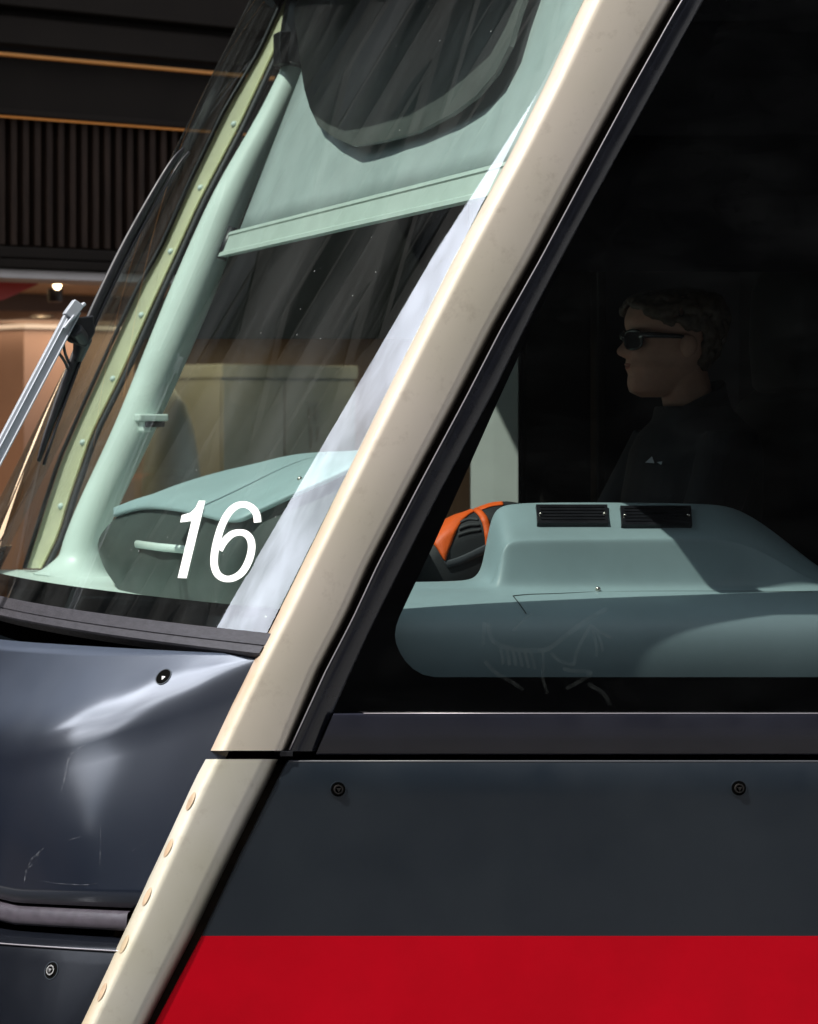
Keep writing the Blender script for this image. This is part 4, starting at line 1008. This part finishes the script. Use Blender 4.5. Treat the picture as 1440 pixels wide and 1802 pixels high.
# track spotlight, downlights
q = S(97, 503, .7)
loc = (q.x, .7, 2.52); t_ = shop_thing('spotlight', 'black track spotlight with a bright lamp under the timber soffit', 'spotlight', loc)
mb = MB().tube([S(97, 531, .7), S(97, 508, .7)], .040, 16); mb.tube([S(97, 508, .7), Vector((q.x, .7, 2.52))], .012, 8)
build('lamp_body', off(mb, loc), M['rubber'], t_, local=True, angle=40)
build('lamp', off(MB().ball(S(101, 497, .66), .036, 0, 14, (.75, .6, 1.1)), loc), M['lamp'], t_, local=True)
def downlight(px, py, z, lab):
    d = ray(px, py); s = (z-CAMP.z)/d.z; p = CAMP+d*s; u_, v_ = (p-SA).dot(UH), (p-SA).dot(VH)
    t_ = shop_thing('downlight', lab, 'light', (u_, v_, z), 'ceiling downlights in the shop')
    build('trim_ring', MB().disc((0, 0, -.001), (0, 0, -1), .075, 24, 0, .06, .008), M['beige'], t_, local=True)
    build('lamp', MB().disc((0, 0, -.003), (0, 0, -1), .06, 24, 0, 0, .002), M['lamp'], t_, local=True)
downlight(73, 555, 2.42, 'round downlight in the brown shop ceiling, left of the wiper')
downlight(27, 504, 2.52, 'small round downlight beside the red hanging board')
# red hanging board
lc = S(20, 497, .55)
rd = MB(); pts = [S(-70, 494, .55), S(80, 494, .55), S(46, 510, .55), S(8, 527, .55), S(-70, 548, .55)]
nn = len(pts); f0 = [p.copy() for p in pts]; f1 = [p+Vector((0, .03, 0)) for p in pts]
rd.add(f0+f1, [tuple(range(nn)), tuple(range(nn, 2*nn))[::-1]]+[(i, i+nn, (i+1) % nn+nn, (i+1) % nn) for i in range(nn)])
rs = build('hanging_board', off(rd, (lc.x, .55, 2.5)), M['redsign'], None, local=True, smooth=False)
rs.location = SA+UH*lc.x+VH*.55+Vector((0, 0, 2.5)); rs.rotation_euler = (0, 0, RZ)
tag(rs, 'slanted red board hanging under the lintel of the shop', 'sign')
# long pale shelf on the back of the room
a, b = S(48, 570, 2.5), S(190, 581, 2.5)
loc = (a.x, 2.5, 0); t_ = shop_thing('wall_unit', 'brown wall unit with a bright pale top edge', 'cabinet', loc)
build('unit_body', off(MB().box((a.x, 2.53, .16), (b.x+.25, 2.95, b.z)), loc), mat('brown_unit', (.34, .22, .17), .5, noise_amt=.1, noise_scale=2), t_, local=True, smooth=False)
build('unit_top', off(MB().box((a.x-.02, 2.5, b.z), (b.x+.27, 2.97, a.z)), loc), M['pale'], t_, local=True, smooth=False)
# pale cabinet with two doors seen through the windscreen
a, b = S(388, 644, 2.2), S(622, 900, 2.2); m_ = S(497, 700, 2.2)
loc = (a.x, 2.2, .16); t_ = shop_thing('display_cabinet', 'pale two door cabinet behind the tram windscreen', 'cabinet', loc)
build('carcass', off(MB().box((a.x, 2.2, .16), (b.x, 2.75, a.z)), loc), M['beige'], t_, local=True, smooth=False)
for x0, x1 in ((a.x+.004, m_.x-.006), (m_.x+.006, b.x-.004)):
    build('door', off(MB().box((x0, 2.178, .2), (x1, 2.198, a.z-.09)), loc), M['beige'], t_, local=True, smooth=False, bevel=.004)
build('cornice', off(MB().box((a.x-.01, 2.17, a.z-.075), (b.x+.01, 2.75, a.z+.01)), loc), M['beige'], t_, local=True, smooth=False, bevel=.004)
lt = MB()
for (x, y0_, y1_, w) in ((541, 706, 712, 24), (545, 716, 745, 5), (556, 714, 742, 5), (551, 728, 732, 14), (544, 750, 752, 10), (548, 752, 790, 4), (560, 750, 776, 4)):
    p, q = S(x, y0_, 2.17), S(x+w, y1_, 2.17); lt.box((p.x, 2.172, q.z), (q.x, 2.177, p.z))
build('lettering', off(lt, loc), mat('grey_lettering', (.30, .29, .28), .5), t_, local=True, smooth=False)
# rounded pale armchair back
a, c_ = S(296, 720, 1.6), S(392, 735, 1.6); tp = S(335, 682, 1.6); mid = (a.x+c_.x)/2; hw_ = (c_.x-a.x)/2
loc = (mid, 1.8, .16); t_ = shop_thing('armchair', 'pale round backed armchair left of the two door cabinet', 'armchair', loc)
rw = []
for k in range(15):
    f = k/14; z = .55+(tp.z-.55)*f; e = (1-f**3.2)**.5 if f < 1 else .02
    rw.append([Vector((mid+hw_*(1.0)*max(.03, e)*math.cos(a_), 1.8+.16*max(.1, e)*math.sin(a_), z)) for a_ in [2*math.pi*j/24 for j in range(24)]])
cb = MB(); capped(cb, rw); build('backrest', off(cb, loc), M['beige'], t_, local=True)
cs = MB(); capped(cs, [rrect(mid, 1.55, z, hw_*sx, .34*sx, 24, 4) for z, sx in ((.42, .96), (.46, 1.0), (.58, 1.0), (.62, .94))])
build('seat', off(cs, loc), M['beige'], t_, local=True)
for sx in (-1, 1):
    for sy in (1.3, 1.8):
        build('leg', off(MB().tube([Vector((mid+sx*hw_*.8, sy, .16)), Vector((mid+sx*hw_*.75, sy, .44))], [.014, .02], 8), loc), M['wood'], t_, local=True)
# the shop's own lit ceiling lamps give its warm light
for i, u_ in enumerate((-1.5, .6, 3.0, 5.6)):
    al = bpy.data.lights.new('shop_lamp', 'AREA'); al.shape = 'RECTANGLE'; al.size = 1.6; al.size_y = 1.4; al.energy = 24; al.color = (1, .74, .50)
    ao = bpy.data.objects.new('shop_lamp', al); col.objects.link(ao); ao.parent = SH; ao.location = (u_, 2.4, 2.40)
# ================================================================== STREET
M['asphalt'] = mat('asphalt', (.05, .05, .052), .85, noise_amt=.35, noise_scale=3, bump=.5, bump_scale=120)
M['paver'] = mat('granite_paving', (.16, .155, .15), .7, noise_amt=.3, noise_scale=5)
M['steel'] = mat('rail_steel', (.4, .38, .36), .35, metal=1)
gr = build('ground', MB().grid([[Vector((x, y, -.01)) for x in (-250, 0, 250)] for y in (-250, 0, 250)]), M['asphalt'], smooth=False); gr['kind'] = 'structure'
rdm = build('road', MB().grid([[Vector((x, y, -.004)) for x in (-80, 0, 60)] for y in (-5.5, 0, 5.2)]), M['paver'], smooth=False); rdm['kind'] = 'structure'
for y in (.56, 2.0):
    o = build('tram_rail', MB().box((-80, y-.03, -.004), (60, y+.03, .004)), M['steel'], smooth=False); o['kind'] = 'structure'
pv = build('pavement', MB().box((-80, -9, -.005), (60, -5.5, .12)), M['paver'], smooth=False); pv['kind'] = 'structure'
M['stone'] = mat('dark_stone_facade', (.035, .032, .030), .7, noise_amt=.3, noise_scale=1.5)
M['stone2'] = mat('brown_brick_facade', (.11, .075, .055), .75, noise_amt=.3, noise_scale=2)
M['winglass'] = mat('dark_window_glass', (.012, .015, .018), .06, spec=.6)
def block(name, lab, loc, size, rz, ncol, nrow, m, zoff=3.6):
    L, Dp, H = size
    o = empty(name, loc, lab, 'building', 'city buildings along the street', rz)
    bw_ = MB().box((-L/2, 0, 0), (L/2, Dp, H)); bw_.box((-L/2-.2, -.35, H-.02), (L/2+.2, Dp+.2, H+.6)); bw_.box((-L/2-.1, -.2, 3.4), (L/2+.1, .0, 3.8))
    build('wall', bw_, m, o, local=True, smooth=False)
    cw, ch = L/ncol, (H-zoff-1)/nrow
    for i in range(ncol):
        for j in range(nrow):
            x = -L/2+(i+.5)*cw; z = zoff+.6+j*ch
            wm = MB().box((x-cw*.28, -.012, z), (x+cw*.28, -.004, z+ch*.66))
            wv = build('window', wm, M['winglass'], o, local=True, smooth=False)
            fm = MB(); a0_, a1_, z0_, z1_ = x-cw*.28, x+cw*.28, z, z+ch*.66
            fm.box((a0_-.12, -.09, z0_-.14), (a1_+.12, -.002, z0_)); fm.box((a0_-.12, -.06, z1_), (a1_+.12, -.002, z1_+.12)); fm.box((a0_-.12, -.06, z0_), (a0_, -.002, z1_)); fm.box((a1_, -.06, z0_), (a1_+.12, -.002, z1_)); fm.box((x-.03, -.05, z0_), (x+.03, -.013, z1_))
            build('frame', fm, m, wv, local=True, smooth=False)
    return o
# buildings behind the photographer (they face the tram) and ahead along the far side, plus added sky blockers
block('office_building', 'dark stone office building facing the tram side', (8, -10.0, 0), (22, 9, 10), R(180), 6, 5, M['stone'])
block('brick_building', 'brown brick building ahead of the tram on its near side', (-17, -9.5, 0), (22, 9, 12), R(180), 6, 3, M['stone2'])
block('street_end_blocker', 'tall dark tower added unseen across the far end of the street to block reflected sky', (-48, -3, 0), (30, 9, 44), R(90), 6, 9, M['stone'])  # unseen tower added to keep bright sky off the lower bonnet
block('bonnet_sky_blocker', 'dark stone tower added unseen beside the track to darken the bonnet reflection', (-30, -2.0, 0), (30, 9, 25), R(180), 7, 5, M['stone'])  # added out of view so the bonnet side mirrors something dark
block('low_sky_blocker', 'low dark block added unseen beyond the corner building to hide low sky', (-21.5, 7.6, 0), (20.4, 9, 7.4), 0, 6, 1, M['stone2'])  # unseen block added to cut off low sky in the nose reflections
block('corner_building', 'dark building beyond the left corner of the shop', (-5.1, 7.6, 0), (7.2, 9, 16), 0, 3, 4, M['stone'])
